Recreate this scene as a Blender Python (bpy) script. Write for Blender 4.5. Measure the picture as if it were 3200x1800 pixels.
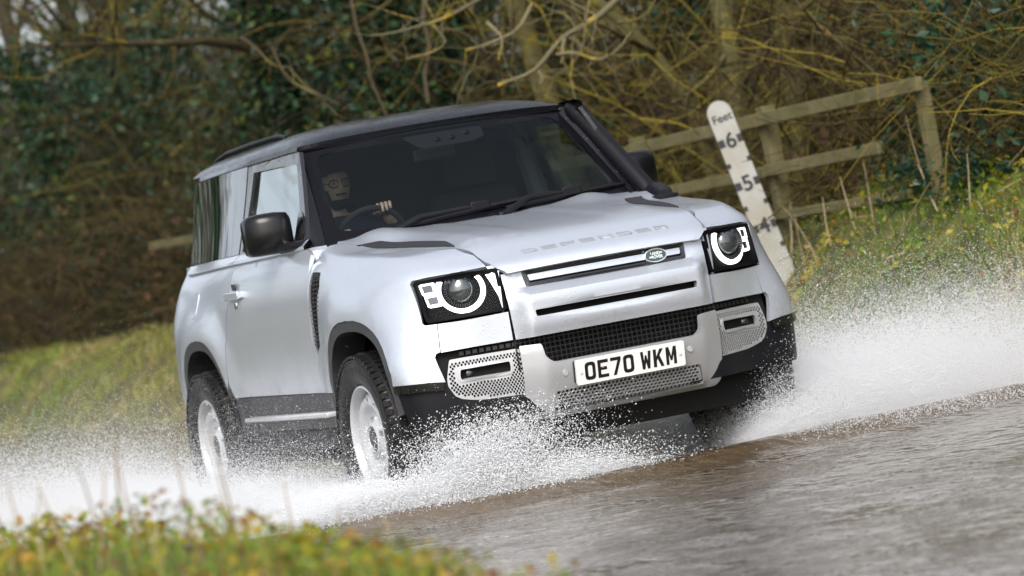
import bpy, math, random
import numpy as np
from mathutils import Vector, Matrix, geometry

for _o in list(bpy.data.objects):
    bpy.data.objects.remove(_o)
random.seed(7)
RNG = np.random.default_rng(11)
SC = bpy.context.scene
COL = SC.collection

# ------------------------------------------------------------------ camera, sky, sun, exposure
CAM_F = 11282.6                 # focal length in pixels of a 3200 px wide frame
cam_data = bpy.data.cameras.new('camera')
cam = bpy.data.objects.new('camera', cam_data)
COL.objects.link(cam)
SC.camera = cam
_R = [[0.3484255430994664, 0.9208906072086357, -0.1748145602366389],
      [-0.054318200846145276, -0.16635114981108262, -0.9845693617076207],
      [-0.9357612804410481, 0.3525447269658458, -0.007939868758450392]]
cam.matrix_world = Matrix([[_R[0][0], -_R[1][0], -_R[2][0], 15.44133141],
                           [_R[0][1], -_R[1][1], -_R[2][1], -5.97837866],
                           [_R[0][2], -_R[1][2], -_R[2][2], 1.07898177],
                           [0, 0, 0, 1]])
cam_data.sensor_width = 36.0
cam_data.lens = CAM_F / 3200 * 36.0
cam_data.clip_start = 0.1
cam_data.clip_end = 2000
cam_data.dof.use_dof = True
cam_data.dof.focus_distance = 15.7
cam_data.dof.aperture_fstop = 3.3

world = bpy.data.worlds.new('World')
SC.world = world
world.use_nodes = True
_nt = world.node_tree
_bg = _nt.nodes['Background']
_sky = _nt.nodes.new('ShaderNodeTexSky')
_sky.sky_type = 'NISHITA'
_sky.sun_disc = False
SUN_ELEV, SUN_AZ = math.radians(42), math.radians(-28)      # azimuth measured from +x towards +y
_sky.sun_elevation = SUN_ELEV
_sky.sun_rotation = math.pi / 2 - SUN_AZ
_sky.air_density = 1.0
_sky.dust_density = 4.0
_sky.ozone_density = 1.0
_hs = _nt.nodes.new('ShaderNodeHueSaturation')
_hs.inputs['Saturation'].default_value = 0.42
_nt.links.new(_sky.outputs[0], _hs.inputs['Color'])
_nt.links.new(_hs.outputs[0], _bg.inputs['Color'])
_bg.inputs['Strength'].default_value = 0.15

_sl = bpy.data.lights.new('sun', 'SUN')
_sl.energy = 1.0
_sl.angle = math.radians(30)
_sl.color = (1.0, 0.985, 0.96)
sun = bpy.data.objects.new('sun', _sl)
COL.objects.link(sun)
_d = Vector((math.cos(SUN_AZ) * math.cos(SUN_ELEV), math.sin(SUN_AZ) * math.cos(SUN_ELEV), math.sin(SUN_ELEV)))
sun.rotation_euler = _d.to_track_quat('Z', 'Y').to_euler()
sun.location = (0, 0, 30)

SC.view_settings.view_transform = 'Standard'
SC.view_settings.look = 'None'
SC.view_settings.exposure = 0.80
SC.view_settings.gamma = 1.0
SC.view_settings.use_curve_mapping = False
SC.render.engine = 'CYCLES'
SC.cycles.use_denoising = True
SC.cycles.max_bounces = 8
SC.cycles.transparent_max_bounces = 16
SC.cycles.diffuse_bounces = 3
SC.cycles.caustics_reflective = False
SC.cycles.caustics_refractive = False
SC.cycles.sample_clamp_indirect = 6.0

# ------------------------------------------------------------------ helpers
def empty(name, label=None, cat=None, loc=(0, 0, 0), group=None, kind=None):
    o = bpy.data.objects.new(name, None)
    o.location = loc
    o.empty_display_size = 0.1
    COL.objects.link(o)
    tag(o, label, cat, group, kind)
    return o

def tag(o, label=None, cat=None, group=None, kind=None):
    if label: o['label'] = label
    if cat: o['category'] = cat
    if group: o['group'] = group
    if kind: o['kind'] = kind
    return o

def mesh_obj(name, V, F, mat, parent=None, smooth=True, angle=35, kind=None):
    me = bpy.data.meshes.new(name)
    V = np.asarray(V, float)
    me.from_pydata(V.tolist(), [], [tuple(int(i) for i in f) for f in F])
    me.update()
    if smooth:
        me.shade_smooth()
        if angle < 180:
            me.set_sharp_from_angle(angle=math.radians(angle))
    else:
        me.shade_flat()
    if mat is not None:
        me.materials.append(mat)
    o = bpy.data.objects.new(name, me)
    COL.objects.link(o)
    if parent is not None: o.parent = parent
    if kind: o['kind'] = kind
    return o

def fast_mesh(name, V, F, mat, smooth=False, uvcol=None):
    """uniform polygon arrays (n, k) -> mesh, quick for very many faces"""
    V = np.asarray(V, np.float32); F = np.asarray(F, np.int32)
    me = bpy.data.meshes.new(name)
    me.vertices.add(len(V)); me.vertices.foreach_set('co', V.ravel())
    k = F.shape[1]
    me.loops.add(F.size); me.loops.foreach_set('vertex_index', F.ravel())
    me.polygons.add(len(F)); me.polygons.foreach_set('loop_start', np.arange(0, F.size, k, dtype=np.int32))
    me.polygons.foreach_set('loop_total', np.full(len(F), k, np.int32))
    if uvcol is not None:
        at = me.attributes.new('tint', 'FLOAT', 'FACE'); at.data.foreach_set('value', np.asarray(uvcol, np.float32))
    me.update(calc_edges=True); me.validate()
    if smooth: me.shade_smooth()
    else: me.shade_flat()
    if mat is not None: me.materials.append(mat)
    return me

def link(name, me, parent=None, kind=None):
    o = bpy.data.objects.new(name, me); COL.objects.link(o)
    if parent is not None: o.parent = parent
    if kind: o['kind'] = kind
    return o

class MB:
    """collects shapes into ONE mesh"""
    def __init__(s): s.V = []; s.F = []
    def add(s, V, F):
        b = len(s.V); s.V += [tuple(v) for v in V]; s.F += [tuple(i + b for i in f) for f in F]
        return s
    def box(s, c, size, rot=None, taper=1.0):
        x, y, z = [q / 2 for q in size]
        P = [(-x, -y, -z), (x, -y, -z), (x, y, -z), (-x, y, -z),
             (-x * taper, -y * taper, z), (x * taper, -y * taper, z), (x * taper, y * taper, z), (-x * taper, y * taper, z)]
        M = rot.to_matrix() if rot is not None and not isinstance(rot, Matrix) else rot
        out = []
        for p in P:
            p = Vector(p)
            if M is not None: p = M @ p
            out.append(p + Vector(c))
        return s.add(out, [(0, 3, 2, 1), (4, 5, 6, 7), (0, 1, 5, 4), (1, 2, 6, 5), (2, 3, 7, 6), (3, 0, 4, 7)])
    def tube(s, pts, rad, n=8, cap=True, flat=None):
        pts = [Vector(p) for p in pts]
        if not hasattr(rad, '__len__'): rad = [rad] * len(pts)
        V = []; F = []; up = None
        for i, p in enumerate(pts):
            t = (pts[min(i + 1, len(pts) - 1)] - pts[max(i - 1, 0)]).normalized()
            if up is None:
                up = Vector((0, 0, 1)) if abs(t.z) < .9 else Vector((1, 0, 0))
            a = t.cross(up).normalized(); b = a.cross(t).normalized(); up = b
            for k in range(n):
                th = 2 * math.pi * k / n
                V.append(p + a * math.cos(th) * rad[i] + b * math.sin(th) * rad[i] * (flat or 1))
        for i in range(len(pts) - 1):
            for k in range(n):
                k2 = (k + 1) % n
                F.append((i * n + k, i * n + k2, (i + 1) * n + k2, (i + 1) * n + k))
        if cap:
            F.append(tuple(range(n - 1, -1, -1))); F.append(tuple((len(pts) - 1) * n + k for k in range(n)))
        return s.add(V, F)
    def lathe(s, prof, c, axis='y', n=48, sgn=1):
        """prof: (radius, offset along the axis)"""
        V = []; F = []
        for r, h in prof:
            for k in range(n):
                th = 2 * math.pi * k / n
                if axis == 'y': V.append((c[0] + r * math.cos(th), c[1] + h * sgn, c[2] + r * math.sin(th)))
                elif axis == 'x': V.append((c[0] + h * sgn, c[1] + r * math.cos(th), c[2] + r * math.sin(th)))
                else: V.append((c[0] + r * math.cos(th), c[1] + r * math.sin(th), c[2] + h * sgn))
        for i in range(len(prof) - 1):
            for k in range(n):
                k2 = (k + 1) % n
                f = (i * n + k, i * n + k2, (i + 1) * n + k2, (i + 1) * n + k)
                F.append(f if (sgn > 0) == (axis != 'y') else f[::-1])
        return s.add(V, F)
    def build(s, name, mat, parent=None, smooth=True, angle=35, kind=None, bevel=0):
        o = mesh_obj(name, s.V, s.F, mat, parent, smooth, angle, kind)
        if bevel:
            m = o.modifiers.new('bevel', 'BEVEL'); m.width = bevel; m.segments = 2; m.limit_method = 'ANGLE'
            m.harden_normals = False
        return o

def spline(xs, ys):
    """monotone cubic interpolation, vectorised"""
    xs = np.asarray(xs, float); ys = np.asarray(ys, float)
    h = np.diff(xs); d = np.diff(ys, axis=0) / (h[:, None] if ys.ndim > 1 else h)
    m = np.zeros_like(ys)
    m[1:-1] = (d[1:] + d[:-1]) / 2; m[0] = d[0]; m[-1] = d[-1]
    if ys.ndim == 1:
        for i in range(1, len(xs) - 1):
            if d[i - 1] * d[i] <= 0: m[i] = 0
    def f(x):
        x = np.clip(np.asarray(x, float), xs[0], xs[-1])
        i = np.clip(np.searchsorted(xs, x, side='right') - 1, 0, len(xs) - 2)
        t = (x - xs[i]) / h[i]; hh = h[i]
        if ys.ndim > 1: t = t[..., None]; hh = hh[..., None]
        return ((2*t**3-3*t**2+1)*ys[i] + (t**3-2*t**2+t)*hh*m[i] + (-2*t**3+3*t**2)*ys[i+1] + (t**3-t**2)*hh*m[i+1])
    return f

def sm(a, b, x):
    t = np.clip((np.asarray(x, float) - a) / (b - a), 0, 1)
    return t * t * (3 - 2 * t)

def inside(P, poly):
    x, y = P[:, 0], P[:, 1]; r = np.zeros(len(P), bool); n = len(poly); j = n - 1
    for i in range(n):
        xi, yi = poly[i]; xj, yj = poly[j]
        c = ((yi > y) != (yj > y)) & (x < (xj - xi) * (y - yi) / ((yj - yi) if yj != yi else 1e-12) + xi)
        r ^= c; j = i
    return r

def segdist(P, poly):
    d = np.full(len(P), 1e9)
    for i in range(len(poly)):
        a = np.array(poly[i]); b = np.array(poly[(i + 1) % len(poly)]); ab = b - a
        t = np.clip(((P - a) @ ab) / max(ab @ ab, 1e-12), 0, 1)
        d = np.minimum(d, np.linalg.norm(P - a - t[:, None] * ab, axis=1))
    return d

def densify(poly, res):
    out = []
    for i in range(len(poly)):
        a = np.array(poly[i], float); b = np.array(poly[(i + 1) % len(poly)], float)
        n = max(1, int(math.ceil(np.linalg.norm(b - a) / res)))
        for k in range(n): out.append(tuple(a + (b - a) * k / n))
    return out

def rounded(poly, r, n=4):
    """round every corner of a polygon (r: one radius, or one per corner)"""
    out = []; N = len(poly)
    for i in range(N):
        p = np.array(poly[i], float); a = np.array(poly[i - 1], float); b = np.array(poly[(i + 1) % N], float)
        rr = r[i] if hasattr(r, '__len__') else r
        if rr <= 0: out.append(tuple(p)); continue
        u = a - p; v = b - p; lu = np.linalg.norm(u); lv = np.linalg.norm(v)
        k = min(rr, lu * .49, lv * .49)
        s = p + u / lu * k; e = p + v / lv * k
        for j in range(n + 1):
            t = j / n; out.append(tuple((1 - t) ** 2 * s + 2 * t * (1 - t) * p + t * t * e))
    return out

def circle(c, r, n=8, ry=None, rot=0):
    return [(c[0] + r * math.cos(rot + 2 * math.pi * k / n), c[1] + (ry or r) * math.sin(rot + 2 * math.pi * k / n)) for k in range(n)]

INNER = np.array([-1.3, 0, .95])
def panel(name, outline, fmap, mat, parent=None, holes=(), res=.04, thick=.012, holethick=None, dens=None, ref=None,
          kind=None, off=0.0, lip=0.0025):
    """a sheet: 2-D outline (with holes) triangulated, mapped to 3-D by fmap, with a turned-in rim"""
    dens = dens or res
    loops = [densify(outline, dens)] + [densify(h, dens) if len(h) < 7 else list(h) for h in holes]
    O = np.array(loops[0]); lo = O.min(0); hi = O.max(0)
    gx = np.arange(lo[0] + res * .5, hi[0], res); gy = np.arange(lo[1] + res * .43, hi[1], res * .866)
    G = np.array([(x + (res / 2 if j % 2 else 0), y) for j, y in enumerate(gy) for x in gx]).reshape(-1, 2)
    if len(G):
        G = G[inside(G, loops[0])]
        for l in loops:
            if len(G): G = G[segdist(G, l) > res * .38]
        for l in loops[1:]:
            if len(G): G = G[~inside(G, l)]
    pts = []; edges = []
    for l in loops:
        b = len(pts); n = len(l); pts += list(l); edges += [(b + i, b + (i + 1) % n) for i in range(n)]
    pts += [tuple(g) for g in G]
    vo, eo, fo, *_r = geometry.delaunay_2d_cdt([Vector(p) for p in pts], edges, [], 0, 1e-7)
    P = np.array([tuple(v) for v in vo]); Fc = np.array([f for f in fo if len(f) == 3])
    cen = P[Fc].mean(1); ok = inside(cen, loops[0])
    for l in loops[1:]: ok &= ~inside(cen, l)
    Fc = Fc[ok]
    X = np.asarray(fmap(P), float)
    e1 = X[Fc[:, 1]] - X[Fc[:, 0]]; e2 = X[Fc[:, 2]] - X[Fc[:, 0]]; fn = np.cross(e1, e2)
    rp = INNER if ref is None else np.asarray(ref, float)
    if (fn * (X[Fc].mean(1) - rp)).sum() < 0: Fc = Fc[:, ::-1]; fn = -fn
    vn = np.zeros_like(X)
    for k in range(3): np.add.at(vn, Fc[:, k], fn)
    vn /= np.linalg.norm(vn, axis=1)[:, None] + 1e-12
    if off: X = X + vn * off
    V = X.tolist(); F = Fc.tolist()
    # rim
    cnt = {}
    for f in F:
        for a, b in ((f[0], f[1]), (f[1], f[2]), (f[2], f[0])): cnt[(a, b)] = 1
    bd = [(a, b) for (a, b) in cnt if (b, a) not in cnt]
    if thick:
        idx = {}
        def dup(i, depth, key):
            if (i, key) not in idx:
                idx[(i, key)] = len(V); V.append((X[i] - vn[i] * depth).tolist())
            return idx[(i, key)]
        for a, b in bd:
            t = thick
            F.append([b, a, dup(a, t, 1), dup(b, t, 1)])
    o = mesh_obj(name, V, F, mat, parent, True, 40, kind)
    return o

def solid_poly(mb, poly, frame, depth):
    """prism from a simple polygon; frame(P) -> 3-D; depth along frame normal given as vector"""
    tri = geometry.tessellate_polygon([[Vector((p[0], p[1], 0)) for p in poly]])
    X = np.asarray(frame(np.array(poly)), float); D = np.asarray(depth, float); n = len(poly)
    V = (X + D).tolist() + X.tolist(); F = [tuple(t) for t in tri]
    a, b, c = [np.array(V[i]) for i in F[0]]
    if np.dot(np.cross(b - a, c - a), D) < 0: F = [f[::-1] for f in F]
    area = sum(poly[i][0] * poly[(i + 1) % n][1] - poly[(i + 1) % n][0] * poly[i][1] for i in range(n))
    for i in range(n):
        j = (i + 1) % n
        F.append((i, i + n, j + n, j))
    return mb.add(V, F)

# ------------------------------------------------------------------ materials
def new_mat(name):
    m = bpy.data.materials.new(name); m.use_nodes = True
    nt = m.node_tree; b = nt.nodes['Principled BSDF']
    return m, nt, b

def pmat(name, col, rough=.5, metal=0., coat=0., coat_rough=.03, spec=.5, ior=1.5, bump=0., bscale=200., var=0., vscale=6., col2=None,
         emit=None, estr=0., rvar=0., trans=0.):
    m, nt, b = new_mat(name); L = nt.links
    b.inputs['Base Color'].default_value = (*col, 1); b.inputs['Roughness'].default_value = rough
    b.inputs['Metallic'].default_value = metal; b.inputs['Coat Weight'].default_value = coat
    b.inputs['Coat Roughness'].default_value = coat_rough; b.inputs['IOR'].default_value = ior
    b.inputs['Specular IOR Level'].default_value = spec
    b.inputs['Transmission Weight'].default_value = trans
    tc = nt.nodes.new('ShaderNodeTexCoord')
    if var or col2 or rvar:
        n = nt.nodes.new('ShaderNodeTexNoise'); n.inputs['Scale'].default_value = vscale; n.inputs['Detail'].default_value = 6
        n.inputs['Roughness'].default_value = .65
        L.new(tc.outputs['Object'], n.inputs['Vector'])
        r = nt.nodes.new('ShaderNodeValToRGB'); r.color_ramp.elements[0].position = .32; r.color_ramp.elements[1].position = .68
        c2 = col2 or tuple(c * (1 - var) for c in col)
        r.color_ramp.elements[0].color = (*c2, 1); r.color_ramp.elements[1].color = (*col, 1)
        L.new(n.outputs['Fac'], r.inputs[0])
        if var or col2: L.new(r.outputs[0], b.inputs['Base Color'])
        if rvar:
            mr = nt.nodes.new('ShaderNodeMapRange'); mr.inputs[3].default_value = rough - rvar; mr.inputs[4].default_value = rough + rvar
            mr.inputs[1].default_value = .3; mr.inputs[2].default_value = .7
            L.new(n.outputs['Fac'], mr.inputs[0]); L.new(mr.outputs[0], b.inputs['Roughness'])
    if bump:
        n2 = nt.nodes.new('ShaderNodeTexNoise'); n2.inputs['Scale'].default_value = bscale; n2.inputs['Detail'].default_value = 3
        L.new(tc.outputs['Object'], n2.inputs['Vector'])
        bp = nt.nodes.new('ShaderNodeBump'); bp.inputs['Strength'].default_value = bump; bp.inputs['Distance'].default_value = .01
        L.new(n2.outputs['Fac'], bp.inputs['Height']); L.new(bp.outputs[0], b.inputs['Normal'])
    if emit:
        b.inputs['Emission Color'].default_value = (*emit, 1); b.inputs['Emission Strength'].default_value = estr
    return m

def add_mud(m, z0=.95, z1=.45, col=(.17, .145, .115), amt=.5):
    """splashed road dirt: specks and a thin film on the lower part of a panel"""
    nt = m.node_tree; b = nt.nodes['Principled BSDF']; L = nt.links
    src = b.inputs['Base Color'].links[0].from_socket if b.inputs['Base Color'].links else None
    tc = nt.nodes.new('ShaderNodeTexCoord'); sp = nt.nodes.new('ShaderNodeSeparateXYZ'); L.new(tc.outputs['Object'], sp.inputs[0])
    mr = nt.nodes.new('ShaderNodeMapRange'); mr.inputs[1].default_value = z0; mr.inputs[2].default_value = z1; mr.inputs[3].default_value = 0; mr.inputs[4].default_value = 1; L.new(sp.outputs[2], mr.inputs[0])
    n = nt.nodes.new('ShaderNodeTexNoise'); n.inputs['Scale'].default_value = 60; n.inputs['Detail'].default_value = 6; n.inputs['Roughness'].default_value = .75; L.new(tc.outputs['Object'], n.inputs['Vector'])
    n2 = nt.nodes.new('ShaderNodeTexNoise'); n2.inputs['Scale'].default_value = 5; n2.inputs['Detail'].default_value = 4; L.new(tc.outputs['Object'], n2.inputs['Vector'])
    ad = nt.nodes.new('ShaderNodeMath'); ad.operation = 'ADD'; L.new(n.outputs[0], ad.inputs[0]); L.new(n2.outputs[0], ad.inputs[1])
    r2 = nt.nodes.new('ShaderNodeMapRange'); r2.inputs[1].default_value = .95; r2.inputs[2].default_value = 1.25; L.new(ad.outputs[0], r2.inputs[0])
    mu = nt.nodes.new('ShaderNodeMath'); mu.operation = 'MULTIPLY'; L.new(mr.outputs[0], mu.inputs[0]); L.new(r2.outputs[0], mu.inputs[1])
    m2 = nt.nodes.new('ShaderNodeMath'); m2.operation = 'MULTIPLY'; m2.inputs[1].default_value = amt; L.new(mu.outputs[0], m2.inputs[0])
    mx = nt.nodes.new('ShaderNodeMix'); mx.data_type = 'RGBA'; L.new(m2.outputs[0], mx.inputs[0])
    if src: L.new(src, mx.inputs[6])
    else: mx.inputs[6].default_value = b.inputs['Base Color'].default_value
    mx.inputs[7].default_value = (*col, 1); L.new(mx.outputs[2], b.inputs['Base Color'])
    cw = nt.nodes.new('ShaderNodeMath'); cw.operation = 'SUBTRACT'; cw.inputs[0].default_value = b.inputs['Coat Weight'].default_value; L.new(m2.outputs[0], cw.inputs[1])
    if b.inputs['Coat Weight'].default_value > 0: L.new(cw.outputs[0], b.inputs['Coat Weight'])
    return m

def add_drops(m, scale=95., strength=.35, keep=.42):
    """rain drops: small domes on the clear coat"""
    nt = m.node_tree; b = nt.nodes['Principled BSDF']; L = nt.links
    tc = nt.nodes.new('ShaderNodeTexCoord'); v = nt.nodes.new('ShaderNodeTexVoronoi'); v.inputs['Scale'].default_value = scale
    L.new(tc.outputs['Object'], v.inputs['Vector'])
    sp = nt.nodes.new('ShaderNodeSeparateColor'); L.new(v.outputs['Color'], sp.inputs[0])
    gt = nt.nodes.new('ShaderNodeMath'); gt.operation = 'LESS_THAN'; gt.inputs[1].default_value = keep; L.new(sp.outputs[0], gt.inputs[0])
    mr = nt.nodes.new('ShaderNodeMapRange'); mr.inputs[1].default_value = .10; mr.inputs[2].default_value = .32
    mr.inputs[3].default_value = 1; mr.inputs[4].default_value = 0; L.new(v.outputs['Distance'], mr.inputs[0])
    mu = nt.nodes.new('ShaderNodeMath'); mu.operation = 'MULTIPLY'; L.new(gt.outputs[0], mu.inputs[0]); L.new(mr.outputs[0], mu.inputs[1])
    bp = nt.nodes.new('ShaderNodeBump'); bp.inputs['Strength'].default_value = strength; bp.inputs['Distance'].default_value = .003
    L.new(mu.outputs[0], bp.inputs['Height'])
    L.new(bp.outputs[0], b.inputs['Coat Normal'])
    if b.inputs['Normal'].links: pass
    else: L.new(bp.outputs[0], b.inputs['Normal'])
    return m

def glass_mat(name, tint=(.75, .85, .83), refl=1.0, ior=1.5, drops=0.):
    """thin sheet of glass: transparent with a fresnel reflection"""
    m = bpy.data.materials.new(name); m.use_nodes = True; nt = m.node_tree; nt.nodes.clear(); L = nt.links
    out = nt.nodes.new('ShaderNodeOutputMaterial'); mx = nt.nodes.new('ShaderNodeMixShader')
    tr = nt.nodes.new('ShaderNodeBsdfTransparent'); gl = nt.nodes.new('ShaderNodeBsdfGlossy'); fr = nt.nodes.new('ShaderNodeFresnel')
    tr.inputs[0].default_value = (*tint, 1); gl.inputs['Roughness'].default_value = .01; fr.inputs[0].default_value = ior
    gl.inputs[0].default_value = (.95, 1, 1, 1)
    ge = nt.nodes.new('ShaderNodeNewGeometry'); mi = nt.nodes.new('ShaderNodeMapRange')      # the same index seen from either face of the sheet
    mi.inputs[3].default_value = ior; mi.inputs[4].default_value = 1 / ior
    L.new(ge.outputs['Backfacing'], mi.inputs[0]); L.new(mi.outputs[0], fr.inputs[0])
    ml = nt.nodes.new('ShaderNodeMath'); ml.operation = 'MULTIPLY'; ml.inputs[1].default_value = refl; ml.use_clamp = True
    L.new(fr.outputs[0], ml.inputs[0]); L.new(ml.outputs[0], mx.inputs[0]); L.new(tr.outputs[0], mx.inputs[1]); L.new(gl.outputs[0], mx.inputs[2])
    L.new(mx.outputs[0], out.inputs[0])
    return m
# ------------------------------------------------------------------ car surfaces (x forward from the front axle, y to the car's left, z up)
WB = 2.587
def arch_e(x, z, xc, hw=.465, top=.94, zc=.40):
    return (np.abs((x - xc) / hw) ** 2.6 + np.abs((z - zc) / (top - zc)) ** 2.6) ** (1 / 2.6)
def flare(x, z):
    o = 0
    for xc in (.03, -2.54):
        e = arch_e(x, np.maximum(z, .4), xc)
        o = o + .034 * (1 - sm(1.02, 1.42, e)) * (1 - sm(1.02, 1.16, z))
    return o

_prof = spline([.38, .55, .70, .90, 1.05, 1.15, 1.24, 1.305], [.895, .915, .938, .955, .957, .948, .925, .893])
def y_side(x, z):
    x = np.asarray(x, float); z = np.asarray(z, float)
    tp = np.interp(z, [.4, 1.0, 1.207, 1.3], [.012, .028, .078, .098]) * sm(-1.7, -3.05, x)
    return _prof(z) - tp + flare(x, z)
def side_map(sg):
    return lambda P: np.stack([P[:, 0], sg * y_side(P[:, 0], P[:, 1]), P[:, 1]], 1)
XC = -3.05; RC = .28
def quarter_map(sg):
    def f(P):
        s, z = P[:, 0], P[:, 1]; th = np.clip((XC - s) / RC, 0, math.pi / 2); ex = np.maximum(XC - s - RC * math.pi / 2, 0)
        sx = np.maximum(s, XC)
        return np.stack([sx - RC * np.sin(th), sg * (y_side(sx, z) - RC * (1 - np.cos(th)) - ex), z], 1)
    return f
# upper body
def y_up(x, z):
    t = (np.asarray(z, float) - 1.32) / (1.785 - 1.32)
    y = .868 + (.730 - .868) * t - .012 * (t * t - t) * 4 * -.5
    return y - (.095 - .03 * t) * np.clip((-1.95 - np.asarray(x, float)) / 1.10, 0, 1) ** 2
def up_map(sg):
    return lambda P: np.stack([P[:, 0], sg * y_up(P[:, 0], P[:, 1]), P[:, 1]], 1)
def upq_map(sg):
    def f(P):
        s, z = P[:, 0], P[:, 1]; th = np.clip((XC - s) / RC, 0, math.pi / 2); ex = np.maximum(XC - s - RC * math.pi / 2, 0)
        sx = np.maximum(s, XC)
        return np.stack([sx - RC * np.sin(th), sg * (y_up(sx, z) - RC * (1 - np.cos(th)) - ex), z], 1)
    return f
# windscreen: a in -1..1 (car's right to left), b in 0..1 (bottom to top)
def ws_pt(a, b):
    a = np.asarray(a, float); b = np.asarray(b, float)
    hw = .785 + (.668 - .785) * b
    x = -.665 + (-1.175 + .665) * b + .065 * (1 - np.abs(a) ** 2.4) + .012 * np.sin(math.pi * b)
    z = 1.288 + (1.776 - 1.288) * b + .012 * (1 - a * a)
    return np.stack([x, a * hw, z], -1)
def ws_map(P): return ws_pt(P[:, 0], P[:, 1])
# roof
def roof_z(x, y):
    w = .735 - .055 * sm(-1.7, -3.2, x)
    q = np.clip(np.abs(y) / w, 0, 1)
    c = np.maximum(1 - q ** 4.2, 0) ** .55
    fr = 1 - np.clip((x + 1.62) / .47, 0, 1) ** 2.4
    rr = 1 - np.clip((-2.75 - x) / .62, 0, 1) ** 2.2
    base = 1.782 + .012 * (1 - q * q)
    return base + .100 * c * np.maximum(fr, 0) ** .8 * (.12 + .88 * np.maximum(rr, 0) ** .8)
def roof_map(P):      # P: (x, q) with q in -1..1
    w = .735 - .055 * sm(-1.7, -3.2, P[:, 0])
    # front edge follows the bow of the windscreen, corners at the back are rounded
    x = P[:, 0] + .065 * (1 - np.abs(P[:, 1]) ** 2.4) * sm(-1.5, -1.18, P[:, 0])
    y = P[:, 1] * w * (1 - .10 * np.clip((-3.0 - P[:, 0]) / .34, 0, 1) ** 2)
    return np.stack([x, y, roof_z(P[:, 0], P[:, 1] * w)], 1)

# front wings: plan curve swept with a vertical profile
_pp = np.array([(.80, 0), (.797, .2), (.785, .38), (.772, .48), (.705, .615), (.603, .768), (.515, .850), (.41, .900), (.28, .932), (.10, .952), (-.1, .957), (-.35, .957), (-.7, .957)])
_tt = np.concatenate([[0], np.cumsum(np.linalg.norm(np.diff(_pp, axis=0), axis=1))])
_psp = spline(_tt, _pp)
_du = np.linspace(0, _tt[-1], 1500); _dp = _psp(_du)
_au = np.concatenate([[0], np.cumsum(np.linalg.norm(np.diff(_dp, axis=0), axis=1))])
UMAX = _au[-1]
def plan(u):
    u = np.asarray(u, float); q = np.interp(u, _au, _du); p = _psp(q); e = .012
    t = _psp(np.interp(u + e, _au, _du)) - _psp(np.interp(u - e, _au, _du))
    t /= np.linalg.norm(t, axis=-1, keepdims=True) + 1e-12
    n = np.stack([t[..., 1], -t[..., 0]], -1)
    return p, n      # n points outwards
def u_y(y): return float(np.interp(y, _dp[:, 1][:1100], _au[:1100])) if y < .94 else None
def u_x(x): return float(np.interp(-x, -_dp[:, 0], _au))
_st = [np.array([(.01, .40), (0, .58), (0, .75), (.0, .90), (.017, 1.02), (.035, 1.06), (.07, 1.092), (.12, 1.124), (.18, 1.15), (.30, 1.176)]),
       np.array([(.01, .40), (0, .58), (0, .75), (0, .95), (.007, 1.04), (.022, 1.087), (.05, 1.118), (.096, 1.15), (.155, 1.176), (.32, 1.202)]),
       np.array([(.03, .40), (.02, .58), (.012, .75), (0, 1.0), (.008, 1.12), (.024, 1.18), (.045, 1.215), (.085, 1.240), (.14, 1.254), (.32, 1.262)])]
_ss = [spline(np.arange(10.), s) for s in _st]
TS = .1
U_MID = None
def prof(u, s):
    t = np.asarray(s, float) / TS; u = np.asarray(u, float)
    w1 = sm(u_y(.62), u_x(.2), u); w2 = sm(u_x(.2), u_x(-.45), u)
    a, b, c = [f(t) for f in _ss]
    r = a * (1 - w1)[..., None] + b * (w1 * (1 - w2))[..., None] + c * (w1 * w2)[..., None]
    return r[..., 0], r[..., 1]
_su = np.linspace(0, .9, 400)
def s_z(u, z):
    i, zz = prof(np.full(400, u), _su); return float(np.interp(z, zz, _su))
def us_xy(x, y):
    U = np.linspace(0, UMAX, 900); p, n = plan(U); q = np.array([x, abs(y)]); d = p - q
    ins = (d * n).sum(1); tang = np.abs(d[:, 0] * n[:, 1] - d[:, 1] * n[:, 0])
    tang[(ins < -.05) | (ins > .35)] = 9
    k = int(np.argmin(tang)); u = U[k]; i, zz = prof(np.full(400, u), _su)
    return u, float(np.interp(ins[k], i[120:], _su[120:]))
# bonnet: (y, s) swept from the front lip rearwards
_bx = np.array([(.800, 1.026), (.792, 1.050), (.765, 1.074), (.72, 1.095), (.66, 1.122), (.60, 1.150), (.45, 1.186), (.20, 1.220), (-.10, 1.250), (-.40, 1.278), (-.62, 1.298)])
_bt = np.concatenate([[0], np.cumsum(np.linalg.norm(np.diff(_bx, axis=0), axis=1))])
_bsp = spline(_bt, _bx); SB = _bt[-1]
def bonnet_map(P):
    y, s = P[:, 0], P[:, 1]; c = _bsp(s); ay = np.abs(y); x, z = c[:, 0], c[:, 1]
    px = np.interp(ay, _dp[:700, 1], _dp[:700, 0]) - .80
    back = sm(.0, .75, s)
    x = x + px * (1 - back)
    k = sm(.12, .7, s)
    edge = .42 + .02 * sm(.2, .9, s) + .10 * sm(.9, 1.45, s)
    z = z - k * .020 * sm(edge, edge + .13, ay) - .012 * k * sm(.52, .74, ay)
    z = z + .034 * sm(1.08, 1.46, s) * sm(.30, .62, ay)
    z = z + .006 * k * (sm(.17, .25, ay) * (1 - sm(edge - .03, edge + .03, ay)))
    z = z - .006 * (1 - k) * (ay / .5) ** 2
    return np.stack([x, y, z], 1)
def s_bx(x): return float(np.interp(-x, -_bsp(np.linspace(0, SB, 300))[:, 0], np.linspace(0, SB, 300)))

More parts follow.
